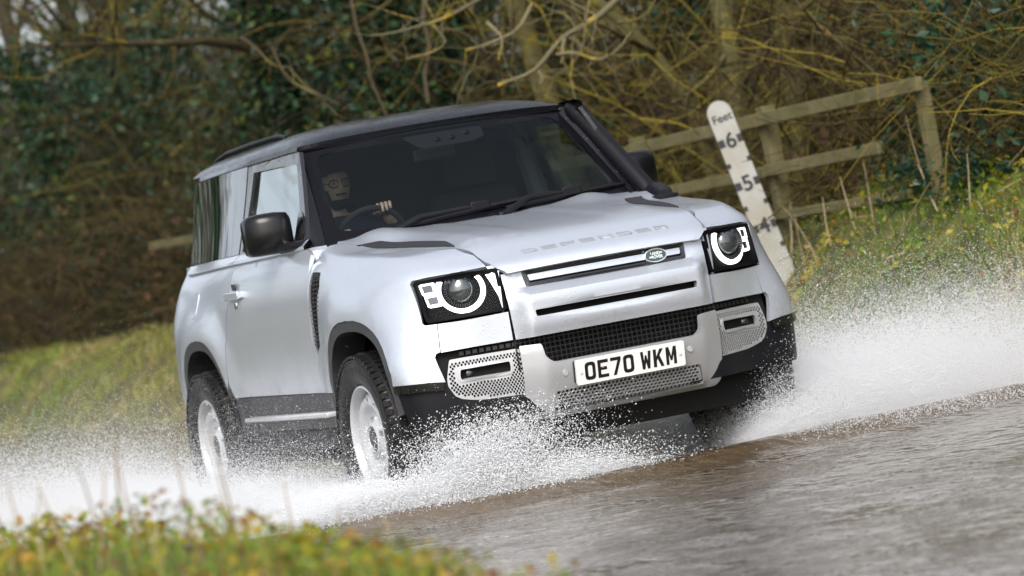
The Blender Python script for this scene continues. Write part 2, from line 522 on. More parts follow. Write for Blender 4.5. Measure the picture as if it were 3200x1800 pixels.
def bonnet_z(x, y):
    ay = np.abs(y); px = np.interp(ay, _dp[:700, 1], _dp[:700, 0]) - .80
    S = np.linspace(0, SB, 400); X = _bsp(S)[:, 0]; s = np.interp(-x, -X, S)
    for _ in range(6): s = np.interp(-(x - px * (1 - sm(.0, .75, s))), -X, S)
    return bonnet_map(np.stack([ay, s], -1))[:, 2]
def wing_xyz(u, s, sg):
    u = np.asarray(u, float); s = np.asarray(s, float)
    p, n = plan(u); ins, z = prof(u, s)
    x0 = p[..., 0]; fl = flare(x0, z)
    uc = u_y(.855)
    fl = fl + .072 * (1 - sm(.66, .98, z)) * np.exp(-((np.asarray(u) - uc) / .17) ** 2)
    q = p - n * (ins - fl)[..., None]
    m = (ins > .02)
    if m.any():
        k1 = sm(u_y(.57), u_y(.76), np.broadcast_to(u, ins.shape)[m])
        zb = bonnet_z(q[m, 0], q[m, 1]); lo_ = .022 + .033 * k1; w = sm(0, 1, (ins[m] - lo_) / (.055 + .04 * k1)); z = z.copy(); z[m] = z[m] * (1 - w) + zb * w
    return np.stack([q[..., 0], sg * q[..., 1], z], -1)
def wing_map(sg): return lambda P: wing_xyz(P[:, 0], P[:, 1], sg)
def wz(u, z): return (u, s_z(u, z))

# centre of the nose and the silver skid panel
def nose_x(y, z):
    ay = np.abs(y); p = np.interp(ay, _dp[:700, 1], _dp[:700, 0]) - .80
    b = .765 + .012 * sm(1.0, .95, z)
    w = 1 - sm(.405, .478, ay) ; s_ = sm(.955, .905, z)
    lo = .018 * sm(.79, .715, z)
    return b + p * .8 + .072 * s_ * w - lo * w + (.012 * sm(.95, .86, z)) * (1 - w)
def nose_map(P): return np.stack([nose_x(P[:, 0], P[:, 1]), P[:, 0], P[:, 1]], 1)
_skx = spline([.36, .385, .42, .48, .56, .62, .70, .72], [.735, .775, .80, .822, .842, .848, .846, .835])
def skid_x(y, z):
    ay = np.abs(y); w = sm(.365, .50, ay)
    return _skx(z) - .042 * w - .02 * (ay / .45) ** 2
def skid_map(P): return np.stack([skid_x(P[:, 0], P[:, 1]), P[:, 0], P[:, 1]], 1)
# ------------------------------------------------------------------ the car
M = {}
M['paint'] = add_mud(add_drops(pmat('silver_paint', (.60, .642, .715), rough=.31, metal=.56, coat=.65, coat_rough=.03, var=.03, vscale=30)))
M['satin'] = pmat('satin_silver', (.49, .50, .52), rough=.38, metal=.6, bump=.04, bscale=900)
M['black'] = add_drops(pmat('gloss_black', (.006, .006, .008), rough=.12, coat=1., coat_rough=.02, rvar=.04, vscale=9), 80, .3)
M['quarterglass'] = pmat('privacy_glass', (.006, .007, .008), rough=.03, ior=2.1, spec=.5, coat=1.)
M['quarterglass'].node_tree.nodes['Principled BSDF'].inputs['Coat IOR'].default_value = 1.9
M['softblack'] = pmat('satin_black', (.005, .005, .006), rough=.22, spec=.35, bump=.03, bscale=90)
M['roofblack'] = add_drops(pmat('roof_black', (.008, .008, .010), rough=.24, coat=.24, coat_rough=.05, rvar=.06, vscale=9, spec=.25), 55, .5, .6)
M['plastic'] = pmat('black_plastic', (.006, .006, .008), rough=.42, bump=.12, bscale=700, rvar=.08, vscale=14, spec=.22)
M['trim'] = pmat('grey_trim', (.045, .045, .05), rough=.4, bump=.08, bscale=600, var=.3, vscale=12)
M['tread'] = pmat('textured_black', (.02, .02, .023), rough=.5, bump=.8, bscale=260)
M['letter'] = pmat('letter_silver', (.47, .485, .51), rough=.3, metal=.55)
M['lampblack'] = pmat('lamp_black', (.004, .004, .005), rough=.45, spec=.06)
M['frit'] = pmat('glass_border_black', (.005, .005, .007), rough=.15, spec=.15)
M['void'] = pmat('dark_void', (.004, .004, .004), rough=.9)
M['grid'] = pmat('grille_black', (.012, .012, .014), rough=.38)
M['rubber'] = pmat('tyre_rubber', (.009, .009, .010), rough=.42, bump=.25, bscale=120, col2=(.018, .017, .016), vscale=7, spec=.35, rvar=.15)
M['rimwhite'] = pmat('rim_white', (.50, .51, .53), rough=.3, coat=.5, var=.12, vscale=9)
M['chrome'] = pmat('bright_metal', (.75, .76, .78), rough=.12, metal=1.)
M['drl'] = pmat('lit_lamp', (.9, .9, .9), rough=.3, emit=(1., .985, .94), estr=1.35)
M['lens'] = pmat('lamp_glass', (.03, .035, .04), rough=.04, coat=1., spec=.8)
M['lampgrey'] = pmat('lamp_reflector', (.12, .125, .135), rough=.25, metal=.9)
M['plate'] = pmat('plate_white', (.80, .80, .79), rough=.35, coat=.6, var=.04, vscale=5)
M['ink'] = pmat('black_ink', (.006, .006, .006), rough=.4)
M['badge'] = pmat('badge_green', (.018, .06, .055), rough=.25, coat=.8)
M['whiteink'] = pmat('white_letter', (.75, .76, .75), rough=.4)
M['cabin'] = pmat('cabin_dark', (.018, .02, .022), rough=.7)
M['cabinlight'] = pmat('cabin_lining', (.16, .17, .17), rough=.8)
M['seat'] = pmat('seat_cloth', (.02, .021, .024), rough=.85, bump=.2, bscale=300)
M['wsglass'] = glass_mat('windscreen_glass', (.56, .64, .63), .62)
M['sideglass'] = glass_mat('side_glass', (.45, .55, .54), 2.6, 1.55)
M['lampcover'] = glass_mat('lamp_cover_glass', (.97, .99, .99), .07)
M['mirrorglass'] = pmat('mirror_glass', (.7, .72, .74), rough=.02, metal=1.)

car = empty('car', 'silver three-door off-road car with black roof splashing through the ford', 'car')
SIDES = (-1, 1)
def yz(P, x): return np.stack([np.full(len(P), x), P[:, 0], P[:, 1]], 1)

# ---- front wings
SEAM = [(.775, .512), (.72, .527), (.66, .533), (.60, .537), (.45, .560), (.20, .615), (-.10, .675), (-.40, .722), (-.55, .735)]
UB, UO = u_y(.757), u_y(.80)
def arch_pts(xc, z0, hw=.465, top=.94, n=22, zc=.40, a0=None):
    out = []
    for k in range(n + 1):
        th = math.pi * (k / n)
        c, s = math.cos(th), math.sin(th)
        x = xc - hw * math.copysign(abs(c) ** (2 / 2.6), c); z = zc + (top - zc) * abs(s) ** (2 / 2.6)
        if z >= z0: out.append((x, z))
    return out      # from rear foot over the top to the front foot
VENT = [(-.482, 1.178), (-.360, 1.170), (-.372, 1.11), (-.500, .838), (-.598, .80)]
for sg in SIDES:
    wm = wing_map(sg)
    top = [us_xy(*p) for p in SEAM]
    ol = [wz(u_y(.492), 1.064)] + top
    ol += [(u_x(-.505), s_z(u_x(-.505), 1.25)), wz(u_x(-.512), 1.18), wz(u_x(-.632), .80), wz(u_x(-.642), .617)]
    ap = arch_pts(.03, .64, hw=.455, top=.935)
    ol += [wz(u_x(ap[0][0]), .617)] + [wz(u_x(x), z) for x, z in ap] + [wz(u_x(ap[-1][0]), .622)]
    ol += [wz(u_y(.80), .612), wz(u_y(.756), .602), wz(u_y(.776), .715), wz(u_y(.772), .730), wz(UB + .004, .735), wz(UB + .004, .856),
           wz(u_y(.797), .858), wz(u_y(.806), .868), wz(u_y(.838), 1.045), wz(u_y(.832), 1.060)] + [wz(u_y(y), 1.064) for y in (.78, .72, .66, .60, .54)]
    vh = [wz(u_x(x), z) for x, z in VENT]
    ol = densify(ol, .03)
    panel('front_wing', ol, wm, M['paint'], car, holes=[vh], res=.035, dens=.02, thick=.02)
    # vent
    vt = empty('side_vent'); vt.parent = car
    panel('vent_back', vh, wm, M['void'], vt, res=.06, thick=0, off=-.010)
    mb = MB()
    fr = rounded(vh, .006, 2)
    W = lambda P, o=0: np.asarray(wing_xyz(np.array(P)[:, 0], np.array(P)[:, 1], sg)) + np.array([0, sg * o, 0])
    for k in range(17):                      # cross bars follow the slot
        z = 1.158 - k * .0195
        xr = np.interp(z, [.80, 1.178], [-.598, -.482]); xf = np.interp(z, [.80, .838, 1.11, 1.17], [-.59, -.500, -.372, -.360])
        if xf - xr < .02: continue
        a, b = W([wz(u_x(xr), z), wz(u_x(xf), z)], -.003)
        mb.box((a + b) / 2, (np.linalg.norm(b - a), .010, .005))
    for f in (.33, .66):
        pts = [W([wz(u_x(np.interp(z, [.80, 1.178], [-.598, -.482]) * (1 - f) + f * np.interp(z, [.80, .838, 1.11, 1.17], [-.59, -.500, -.372, -.360])), z)], -.010)[0] for z in np.linspace(1.165, .83, 9)]
        pts = [q + np.array([0, sg * .006, 0]) for q in pts]
        mb.tube(pts, .0032, 5)
    mb.build('vent_grid', M['trim'], vt)
    cap = [wz(u_x(x), z) for x, z in [(-.484, 1.176), (-.362, 1.168), (-.366, 1.142), (-.487, 1.150)]]
    panel('vent_cap', cap, wm, M['plastic'], vt, res=.05, thick=.02, off=-.004)
    tip = [wz(u_x(x), z) for x, z in [(-.595, .805), (-.500, .842), (-.488, .90), (-.568, .885)]]
    panel('vent_tip', tip, wm, M['grid'], vt, res=.05, thick=.02, off=-.010)
    # panel under the headlight
    panel('lower_front_panel', [wz(u_y(.488), .856), wz(u_y(.488), .732), wz(UB, .732), wz(UB, .856)], wm, M['paint'], car, res=.04, thick=.02)
    # wheel-arch trim bands, front
    a1 = arch_pts(.03, .45, hw=.452, top=.932, n=30); a2 = arch_pts(.03, .45, hw=.415, top=.885, n=30)
    band = [wz(u_x(x), max(z, .46)) for x, z in a1] + [wz(u_x(x), max(z, .46)) for x, z in a2[::-1]]
    panel('wheel_arch_trim', band, wm, M['trim'], car, res=.03, dens=.03, thick=.16, off=-.004)

# ---- bonnet
bl = []
for k, (x, y) in enumerate(SEAM):
    bl.append((y - .004, s_bx(x)))
bl[0] = (.500, 0.036)
ol = [(-y, s) for y, s in bl[::-1]] + bl
ol = [(-.46, 0.0)] + [(.46, 0.0)] + bl + [(.745, SB), (.4, SB), (0, SB), (-.4, SB), (-.745, SB)] + [(-y, s) for y, s in bl[::-1]]
panel('bonnet', ol, bonnet_map, M['paint'], car, res=.03, thick=.02, dens=.03, ref=(0, 0, .8))
# black textured tread plates on the bonnet
for sg in SIDES:
    wp = rounded([(sg * .548, s_bx(.44)), (sg * .603, s_bx(.20)), (sg * .665, s_bx(-.10)), (sg * .708, s_bx(-.40)), (sg * .62, s_bx(-.38)), (sg * .55, s_bx(-.10)), (sg * .515, s_bx(.22))], .02, 3)
    panel('wing_tread_plate', wp, bonnet_map, M['tread'], car, res=.03, thick=.008, off=.006, ref=(0, 0, .8))
# raised lettering on the leading edge
LET = {
 'D': [[(0, 0), (.8, 0), (1, .25), (1, .75), (.8, 1), (0, 1), (0, .78), (.72, .78), (.78, .68), (.78, .32), (.72, .22), (0, .22)]],
 'E': [[(0, 0), (1, 0), (1, .2), (0, .2)], [(0, .4), (1, .4), (1, .6), (0, .6)], [(0, .8), (1, .8), (1, 1), (0, 1)]],
 'F': [[(0, 0), (.22, 0), (.22, .38), (.9, .38), (.9, .58), (0, .58)], [(0, .8), (1, .8), (1, 1), (0, 1)]],
 'N': [[(0, 0), (.2, 0), (.2, .62), (.78, 0), (1, 0), (1, 1), (.8, 1), (.8, .36), (.2, 1), (0, 1)]],
 'R': [[(0, 0), (.22, 0), (.22, .34), (.5, .34), (.74, 0), (1, 0), (.74, .38), (.95, .44), (1, .58), (1, .8), (.9, 1), (0, 1), (0, .8), (.74, .8), (.78, .7), (.74, .56), (0, .56)]]}
word = 'DEFENDER'
for k, ch in enumerate(word):
    y0 = -.345 + k * (.69 + .018 - .072) / 7 - .0; mb = MB()
    for poly in LET[ch]:
        # small pieces follow the bonnet: densify then map
        q = np.array(densify(poly, .3)); P = np.stack([y0 + q[:, 0] * .066, .112 + q[:, 1] * .036], 1)
        n = np.array([.55, 0, .83]) * .006
        solid_poly(mb, [tuple(p) for p in P], lambda A: bonnet_map(A) - n * .3, n)
    mb.build('bonnet_letter', M['letter'], car, smooth=False)
# cowl strip below the windscreen
cw = lambda P: np.stack([np.interp(P[:, 1], [0, 1], [1, 0]) * (-.60) + P[:, 1] * ws_pt(P[:, 0] / .785, np.zeros(len(P)))[:, 0] + .01, P[:, 0], 1.278 + .012 * P[:, 1] - .01 * (np.abs(P[:, 0]) / .78) ** 2], 1)
panel('cowl_panel', [(-.72, -.3), (.72, -.3), (.76, 1), (-.76, 1)], cw, M['plastic'], car, res=.05, ref=(-.6, 0, 1))

# ---- nose: centre panel with the two slots
GR = [(-.388, 1.018), (.388, 1.018), (.380, .951), (-.380, .951)]
SL = [(-.388, .844), (.388, .844), (.384, .815), (-.384, .815)]
panel('nose_panel', [(-.482, 1.020), (-.474, .730), (.474, .730), (.482, 1.020)], nose_map, M['paint'], car,
      holes=[rounded(GR, .012, 3), rounded(SL, .008, 2)], res=.022, dens=.022, thick=.03)
grille = empty('grille'); grille.parent = car
panel('grille_back', [(-.40, 1.03), (.40, 1.03), (.40, .94), (-.40, .94)], lambda P: yz(P, .72), M['void'], grille, res=.1, thick=0)
panel('grille_back', [(-.40, .86), (.40, .86), (.40, .80), (-.40, .80)], lambda P: yz(P, .775), M['void'], grille, res=.1, thick=0)
frame = rounded([(-.392, 1.022), (.392, 1.022), (.384, .947), (-.384, .947)], .012, 3)
panel('grille_frame', frame, lambda P: nose_map(P), M['black'], grille, holes=[rounded([(-.370, 1.006), (.370, 1.006), (.364, .962), (-.364, .962)], .008, 3)], res=.03, thick=.03, off=.003)
panel('grille_bar', rounded([(-.366, .999), (.366, .999), (.362, .972), (-.362, .972)], .003, 2), nose_map, M['paint'], grille, res=.03, thick=.02, off=.004)
bd = empty('badge'); bd.parent = grille
bm_ = lambda c: (lambda P: nose_map(P) + np.array([.010, 0, 0]))
panel('badge_rim', circle((.240, .985), .056, 28, .031), bm_(0), M['chrome'], bd, res=.02, thick=.012)
for o in [panel('badge_face', circle((.240, .985), .050, 28, .0255), bm_(0), M['badge'], bd, res=.02, thick=.004, off=.003)]: pass
def text_obj(name, txt, size, mat, parent, origin, xdir, ydir, thick=.001, width=1.0, bold=0.0):
    cu = bpy.data.curves.new(name, 'FONT'); cu.body = txt; cu.size = size; cu.align_x = 'CENTER'; cu.align_y = 'CENTER'; cu.extrude = thick; cu.offset = bold
    to = bpy.data.objects.new(name + '_tmp', cu); COL.objects.link(to)
    dg = bpy.context.evaluated_depsgraph_get(); me = bpy.data.meshes.new_from_object(to.evaluated_get(dg))
    bpy.data.objects.remove(to); bpy.data.curves.remove(cu)
    X = Vector(xdir).normalized(); Y = Vector(ydir).normalized(); Z = X.cross(Y)
    me.transform(Matrix(((X.x * width, Y.x, Z.x, origin[0]), (X.y * width, Y.y, Z.y, origin[1]), (X.z * width, Y.z, Z.z, origin[2]), (0, 0, 0, 1))))
    me.materials.append(mat); o = link(name, me, parent); return o
for txt, z, dy in (('LAND=', .993, .004), ('=ROVER', .977, -.002)):
    p = bm_(0)(np.array([(.240 + dy, z)]))[0] + np.array([.0045, 0, 0])
    text_obj('badge_text', txt, .0185, M['whiteink'], bd, p, (0, 1, 0), (0, 0, 1), .0008, .95, .0006)

# ---- lower mesh, skid panel, honeycomb, plate
lm = empty('lower_grille'); lm.parent = car
panel('lower_grille_back', [(-.50, .74), (.50, .74), (.50, .58), (-.50, .58)], lambda P: yz(P, .735), M['void'], lm, res=.1, thick=0)
mb = MB()
for k in range(6): mb.box((.762, 0, .606 + k * .0215), (.014, .96, .0035))
for k in range(43): mb.box((.763, -.48 + k * .0228, .66), (.010, .0035, .135))
mb.build('lower_grille_mesh', M['grid'], lm, smooth=False)
SK = [(-.470, .700), (-.385, .696), (-.376, .640), (-.345, .606), (.345, .606), (.376, .640), (.385, .696), (.470, .700),
      (.466, .50), (.452, .43), (.42, .395), (.39, .382), (-.39, .382), (-.42, .382), (-.475, .40), (-.472, .50)]
SK = [(-.472, .700), (-.385, .696), (-.376, .640), (-.345, .606), (.345, .606), (.376, .640), (.385, .696), (.472, .700),
      (.474, .48), (.474, .405), (.455, .366), (-.455, .366), (-.474, .405), (-.474, .48)]
HC = [(-.345, .478), (.345, .478), (.362, .388), (-.362, .388)]
sk = panel('skid_panel', rounded(SK, [.006, .01, .012, .03, .03, .012, .01, .006, .03, .03, .02, .02, .03, .03], 3), skid_map, M['satin'], car,
      holes=[rounded(HC, .01, 2)], res=.025, dens=.022, thick=.03)
hexes = []
px, pz = .0196, .0147
for j in range(6):
    for i in range(-18, 19):
        y = (i + (.5 if j % 2 else 0)) * px; z = .469 - j * pz
        if abs(y) < .345 + (.478 - z) * .15 - .010: hexes.append(circle((y, z), .0083, 8, .0070))
hg = empty('honeycomb_grille'); hg.parent = car
panel('honeycomb_plate', [(-.343, .476), (.343, .476), (.360, .390), (-.360, .390)], skid_map, M['satin'], hg, holes=hexes, res=.05, dens=.03, thick=.012, off=-.007)
panel('honeycomb_back', HC, skid_map, M['void'], hg, res=.08, thick=0, off=-.03)
for y in (-.30, .30):
    mb = MB(); x = float(skid_x(np.array([y]), np.array([.560]))[0])
    mb.lathe([(.0135, .001), (.0135, .003), (.0105, .0035), (.0095, .0015), (.0001, .002)], (x, y, .552), 'x', 20)
    mb.build('parking_sensor', M['satin'], car)
pl = empty('number_plate'); pl.parent = car
tilt = math.atan2(.022, .108); ux = np.array([math.sin(tilt) * 1.0, 0, math.cos(tilt)])
p0 = np.array([.860, 0, .541]); pn = np.array([math.cos(tilt), 0, -math.sin(tilt)])
plm = lambda P: p0 + P[:, :1] * np.array([0, 1, 0]) + P[:, 1:] * ux
panel('plate_board', rounded([(-.26, -.0555), (.26, -.0555), (.26, .0555), (-.26, .0555)], .010, 4), plm, M['plate'], pl, res=.06, thick=.012, ref=(0, 0, .5))
panel('plate_mount', rounded([(-.262, -.050), (.255, -.050), (.255, .050), (-.262, .050)], .01, 2), lambda P: plm(P) - pn * .012, M['ink'], pl, res=.1, thick=.03, ref=(0, 0, .5))
def ring(w, h, t, r):
    return rounded([(0, 0), (w, 0), (w, h), (0, h)], r, 4), rounded([(t, t), (w - t, t), (w - t, h - t), (t, h - t)], r * .5, 4)
S_ = .0145
PCH = {'E': [[(0, 0), (1, 0), (1, .18), (.29, .18), (.29, .42), (.86, .42), (.86, .60), (.29, .60), (.29, .82), (1, .82), (1, 1), (0, 1)]],
       '7': [[(.22, 0), (.51, 0), (1, .84), (1, 1), (0, 1), (0, .82), (.70, .82)]],
       'W': [[(.14, 0), (.37, 0), (.5, .40), (.63, 0), (.86, 0), (1, 1), (.74, 1), (.68, .44), (.57, .78), (.43, .78), (.32, .44), (.26, 1), (0, 1)]],
       'K': [[(0, 0), (.29, 0), (.29, .32), (.40, .46), (.70, 0), (1, 0), (.60, .64), (.98, 1), (.64, 1), (.29, .58), (.29, 1), (0, 1)]],
       'M': [[(0, 0), (.27, 0), (.27, .58), (.42, .22), (.58, .22), (.73, .58), (.73, 0), (1, 0), (1, 1), (.72, 1), (.5, .46), (.28, 1), (0, 1)]]}
CW, CH, CG = .050, .079, .011
tot = 7 * CW + 5 * CG + .033; xx = -tot / 2
for k, ch in enumerate('OE70 WKM'):
    if ch == ' ': xx += .033 - CG; continue
    if ch in 'O0':
        a, b = ring(CW, CH, S_, .018)
        o = panel('plate_character', [(xx + q[0], q[1] - CH / 2) for q in a], lambda P: plm(P) + pn * .0012, M['ink'], pl, holes=[[(xx + q[0], q[1] - CH / 2) for q in b]], res=.05, thick=.001, ref=(0, 0, .5))
    else:
        mb = MB(); solid_poly(mb, [(xx + q[0] * CW, q[1] * CH - CH / 2) for q in PCH[ch][0]], lambda P: plm(P), pn * .0012)
        o = mb.build('plate_character', M['ink'], pl, smooth=False)
    xx += CW + CG
for y in (-.238, .238):
    mb = MB(); c = p0 + np.array([0, y, 0]); mb.lathe([(.0075, -.001), (.0065, .004), (.003, .006), (.0001, .0062)], c, 'x', 14); mb.build('plate_screw', M['whiteink'], pl)
text_obj('plate_small_print', 'OXFORD  LAND ROVER  OX00 000', .0075, M['lampgrey'], pl, p0 - ux * .0475 + pn * .0008, (0, 1, 0), tuple(ux), .0003) if False else None

# ---- fog lamp panels, bumper ends
for sg in SIDES:
    wm = wing_map(sg)
    inner = lambda P, wm=wm: wm(P)
    bo = [wz(u_y(.45), .735), wz(u_y(.45), .45), wz(u_y(.72), .45), wz(u_y(.765), .52), wz(u_y(.775), .735)]
    panel('fog_recess', bo, wm, M['plastic'], car, res=.05, thick=.02, off=-.055)
    fp = [(.462, .692), (.735, .694), (.752, .60), (.745, .545), (.715, .515), (.66, .500), (.462, .480)]
    fpo = rounded([wz(u_y(y), z) for y, z in fp], [.004, .006, .02, .02, .02, .02, .004], 3)
    sl = [(.515, .645), (.705, .645), (.708, .597), (.518, .597)]
    slo = rounded([wz(u_y(y), z) for y, z in sl], .012, 3)
    holes = [slo]; fpa = np.array(fpo); big = np.array(rounded([wz(u_y(y), z) for y, z in [(.500, .662), (.722, .662), (.726, .580), (.504, .580)]], .02, 3))
    u0, u1 = u_y(.462), u_y(.752); dz_ = .0103; du_ = .0150
    for j in range(20):
        for i in range(32):
            u = u0 + .010 + (i + (.5 if j % 2 else 0)) * du_; z = .684 - j * dz_
            c = np.array([wz(u, z)])
            if u < u1 and inside(c, fpo)[0] and segdist(c, fpo)[0] > .0075 and not inside(c, big)[0]:
                holes.append(circle(tuple(c[0]), .0050, 6, .0037))
    fpn = empty('fog_panel'); fpn.parent = car
    panel('fog_panel_plate', fpo, wm, M['satin'], fpn, holes=holes, res=.05, dens=.025, thick=.010, off=-.012)
    panel('fog_slot_frame', rounded([wz(u_y(y), z) for y, z in [(.507, .654), (.713, .654), (.717, .588), (.511, .588)]], .016, 3), wm, M['satin'], fpn, holes=[slo], res=.03, thick=.012, off=-.006)
    panel('fog_panel_back', bo, wm, M['void'], fpn, res=.06, thick=0, off=-.04)
    p = wm(np.array([wz(u_y(.678), .621)]))[0]; q = MB(); _p, _n = plan(np.array([u_y(.678)]))
    q.lathe([(.0235, 0), (.021, .006), (.012, .010), (.0001, .012)], (p[0] - .038, p[1] + sg * -.022, p[2]), 'x', 18); q.build('fog_lamp', M['lampgrey'], fpn)
    # slatted duct above the fog panel
    mb = MB()
    for k in range(9):
        u = u_y(.485) + k * .030; c = wm(np.array([wz(u, .712)]))[0]; _p, _n = plan(np.array([u])); c = c - np.array([_n[0, 0], sg * _n[0, 1], 0]) * .03
        ang = math.atan2(sg * _n[0, 1], _n[0, 0]); mb.box(c, (.02, .020, .017), Matrix.Rotation(ang, 3, 'Z'))
    mb.build('duct_blocks', M['grid'], car, smooth=False)
    # black lower bumper wrapping to the arch
    af = [(x, z) for x, z in arch_pts(.03, .45, hw=.455, top=.935) if z < .625 and x > 0]
    lb = [wz(u_y(.30), .385), wz(u_y(.30), .49), wz(u_y(.46), .49), wz(u_y(.66), .498), wz(u_y(.73), .522), wz(u_y(.757), .60), wz(u_y(.80), .608), wz(u_x(.462), .618), wz(u_x(.50), .42), wz(u_x(.52), .405)]
    panel('lower_bumper', lb, wm, M['plastic'], car, res=.035, dens=.03, thick=.04, off=-.006)
    ledge = [wz(u_y(.762), .598), wz(u_y(.80), .609), wz(u_x(.466), .617), wz(u_x(.470), .585), wz(u_y(.80), .575), wz(u_y(.765), .568)]
    panel('bumper_ledge', ledge, wm, M['black'], car, res=.03, thick=.02, off=.014)

# ---- headlights
HB = np.concatenate([[[.768, .488, .860], [.748, .490, 1.058]], wing_xyz(*np.array([wz(u_y(.801), .862), wz(u_y(.832), 1.057)]).T, 1)])
print(HB)   # inner bottom, inner top, outer bottom, outer top
def head_map(sg, off=0):
    def f(P):
        a, b = P[:, 0:1], P[:, 1:2]
        X = (1 - a) * (1 - b) * HB[0] + (1 - a) * b * HB[1] + a * (1 - b) * HB[2] + a * b * HB[3]
        n = np.array([.84, .54, .03]); n /= np.linalg.norm(n)
        X = X + n * (off + .016 * np.clip(a * (1 - a), 0, .25) * 4 + .004)
        return X * np.array([1, sg, 1])
    return f
HWID, HHGT = .372, .198
def hp(pts): return [(x / HWID, y / HHGT) for x, y in pts]     # metres on the lamp face -> (a, b)
for sg in SIDES:
    hl = empty('headlight'); hl.parent = car
    fo = hp(rounded([(0.004, .004), (HWID - .014, .004), (HWID - .003, HHGT - .004), (.004, HHGT - .004)], .018, 4))
    fi = hp(rounded([(0.018, .022), (HWID - .030, .022), (HWID - .017, HHGT - .020), (.018, HHGT - .020)], .012, 4))
    panel('lamp_surround', fo, head_map(sg, 0), M['lampblack'], hl, holes=[fi], res=.09, dens=.08, thick=.035)
    panel('lamp_housing', fo, head_map(sg, -.030), M['lampblack'], hl, res=.12, thick=0)
    cx, cy = .178, .125
    arc = []
    R1, R2 = .106, .086
    th0, th1 = math.radians(146), math.radians(396 if sg < 0 else 338)
    N = 44
    for k in range(N + 1):
        th = th0 + (th1 - th0) * k / N; arc.append((cx + R1 * math.cos(th), cy + R1 * .96 * math.sin(th)))
    for k in range(N, -1, -1):
        th = th0 + (th1 - th0) * k / N; arc.append((cx + R2 * math.cos(th), cy + R2 * .96 * math.sin(th)))
    arc = [(x, min(y, HHGT - .022)) for x, y in arc]
    dd = []
    for p in arc:
        if not dd or abs(p[0] - dd[-1][0]) + abs(p[1] - dd[-1][1]) > .002: dd.append(p)
    panel('daylight_ring', hp(dd), head_map(sg, -.012), M['drl'], hl, res=.08, dens=.09, thick=.014)
    # projector lens and its cup
    g0 = head_map(sg, -.028)(np.array([(cx / HWID, cy / HHGT)]))[0]; nrm = Vector((.84, sg * .53, .10)).normalized()
    nrm = Vector((.965, sg * .25, .06)).normalized()
    rot = nrm.to_track_quat('X', 'Z').to_matrix()
    def lathe_at(prof, mat, name, n=28):
        mb = MB(); mb.lathe(prof, (0, 0, 0), 'x', n); mb.V = [(v[0] - (.02 if v[2] > .052 else 0), v[1], min(v[2], .054)) for v in mb.V]; mb.V = [tuple(Vector(g0) + rot @ Vector(v)) for v in mb.V]
        return mb.build(name, mat, hl)
    lathe_at([(.082, .016), (.076, .006), (.066, -.002), (.060, .004), (.058, .008)], M['lampgrey'], 'lamp_cup')
    lathe_at([(.060, .000), (.056, .014), (.044, .026), (.026, .034), (.010, .0365), (.0001, .037)], M['lens'], 'projector_lens')
    mb = MB()
    for k in range(26):
        th = math.radians(170 + k * 8); (.071 * math.sin(th) < .05) and mb.box((0.008, .071 * math.cos(th), .071 * math.sin(th)), (.012, .0025, .016), Matrix.Rotation(th - math.pi / 2, 3, 'X'))
    mb.V = [tuple(Vector(g0) + rot @ Vector(v)) for v in mb.V]; mb.build('lamp_ribs', M['trim'], hl, smooth=False)
    for (c, d) in (((.316, .153), 0), ((.305, .098), 1)):
        w, h, t = .068, .054, .0105
        o1 = hp(rounded([(c[0] - w / 2, c[1] - h / 2), (c[0] + w / 2 - .006, c[1] - h / 2), (c[0] + w / 2, c[1] + h / 2), (c[0] - w / 2, c[1] + h / 2)], .008, 3))
        o2 = hp(rounded([(c[0] - w / 2 + t, c[1] - h / 2 + t), (c[0] + w / 2 - t - .003, c[1] - h / 2 + t), (c[0] + w / 2 - t, c[1] + h / 2 - t), (c[0] - w / 2 + t, c[1] + h / 2 - t)], .003, 2))
        panel('daylight_square', o1, head_map(sg, -.011), M['drl'], hl, holes=[o2], res=.1, dens=.1, thick=.014)
        panel('square_core', o2, head_map(sg, -.015), M['lampgrey'], hl, res=.1, thick=0)
    if sg < 0:
        com = [(.060, HHGT - .026), (.038, HHGT - .026), (.030, HHGT - .06), (.021, .075), (.021, .055), (.030, .085), (.044, .130)]
        panel('inner_light_blade', hp(com), head_map(sg, -.012), M['drl'], hl, res=.08, dens=.09, thick=.012)
    panel('lamp_cover', fi, head_map(sg, -.002), M['lampcover'], hl, res=.12, thick=0)

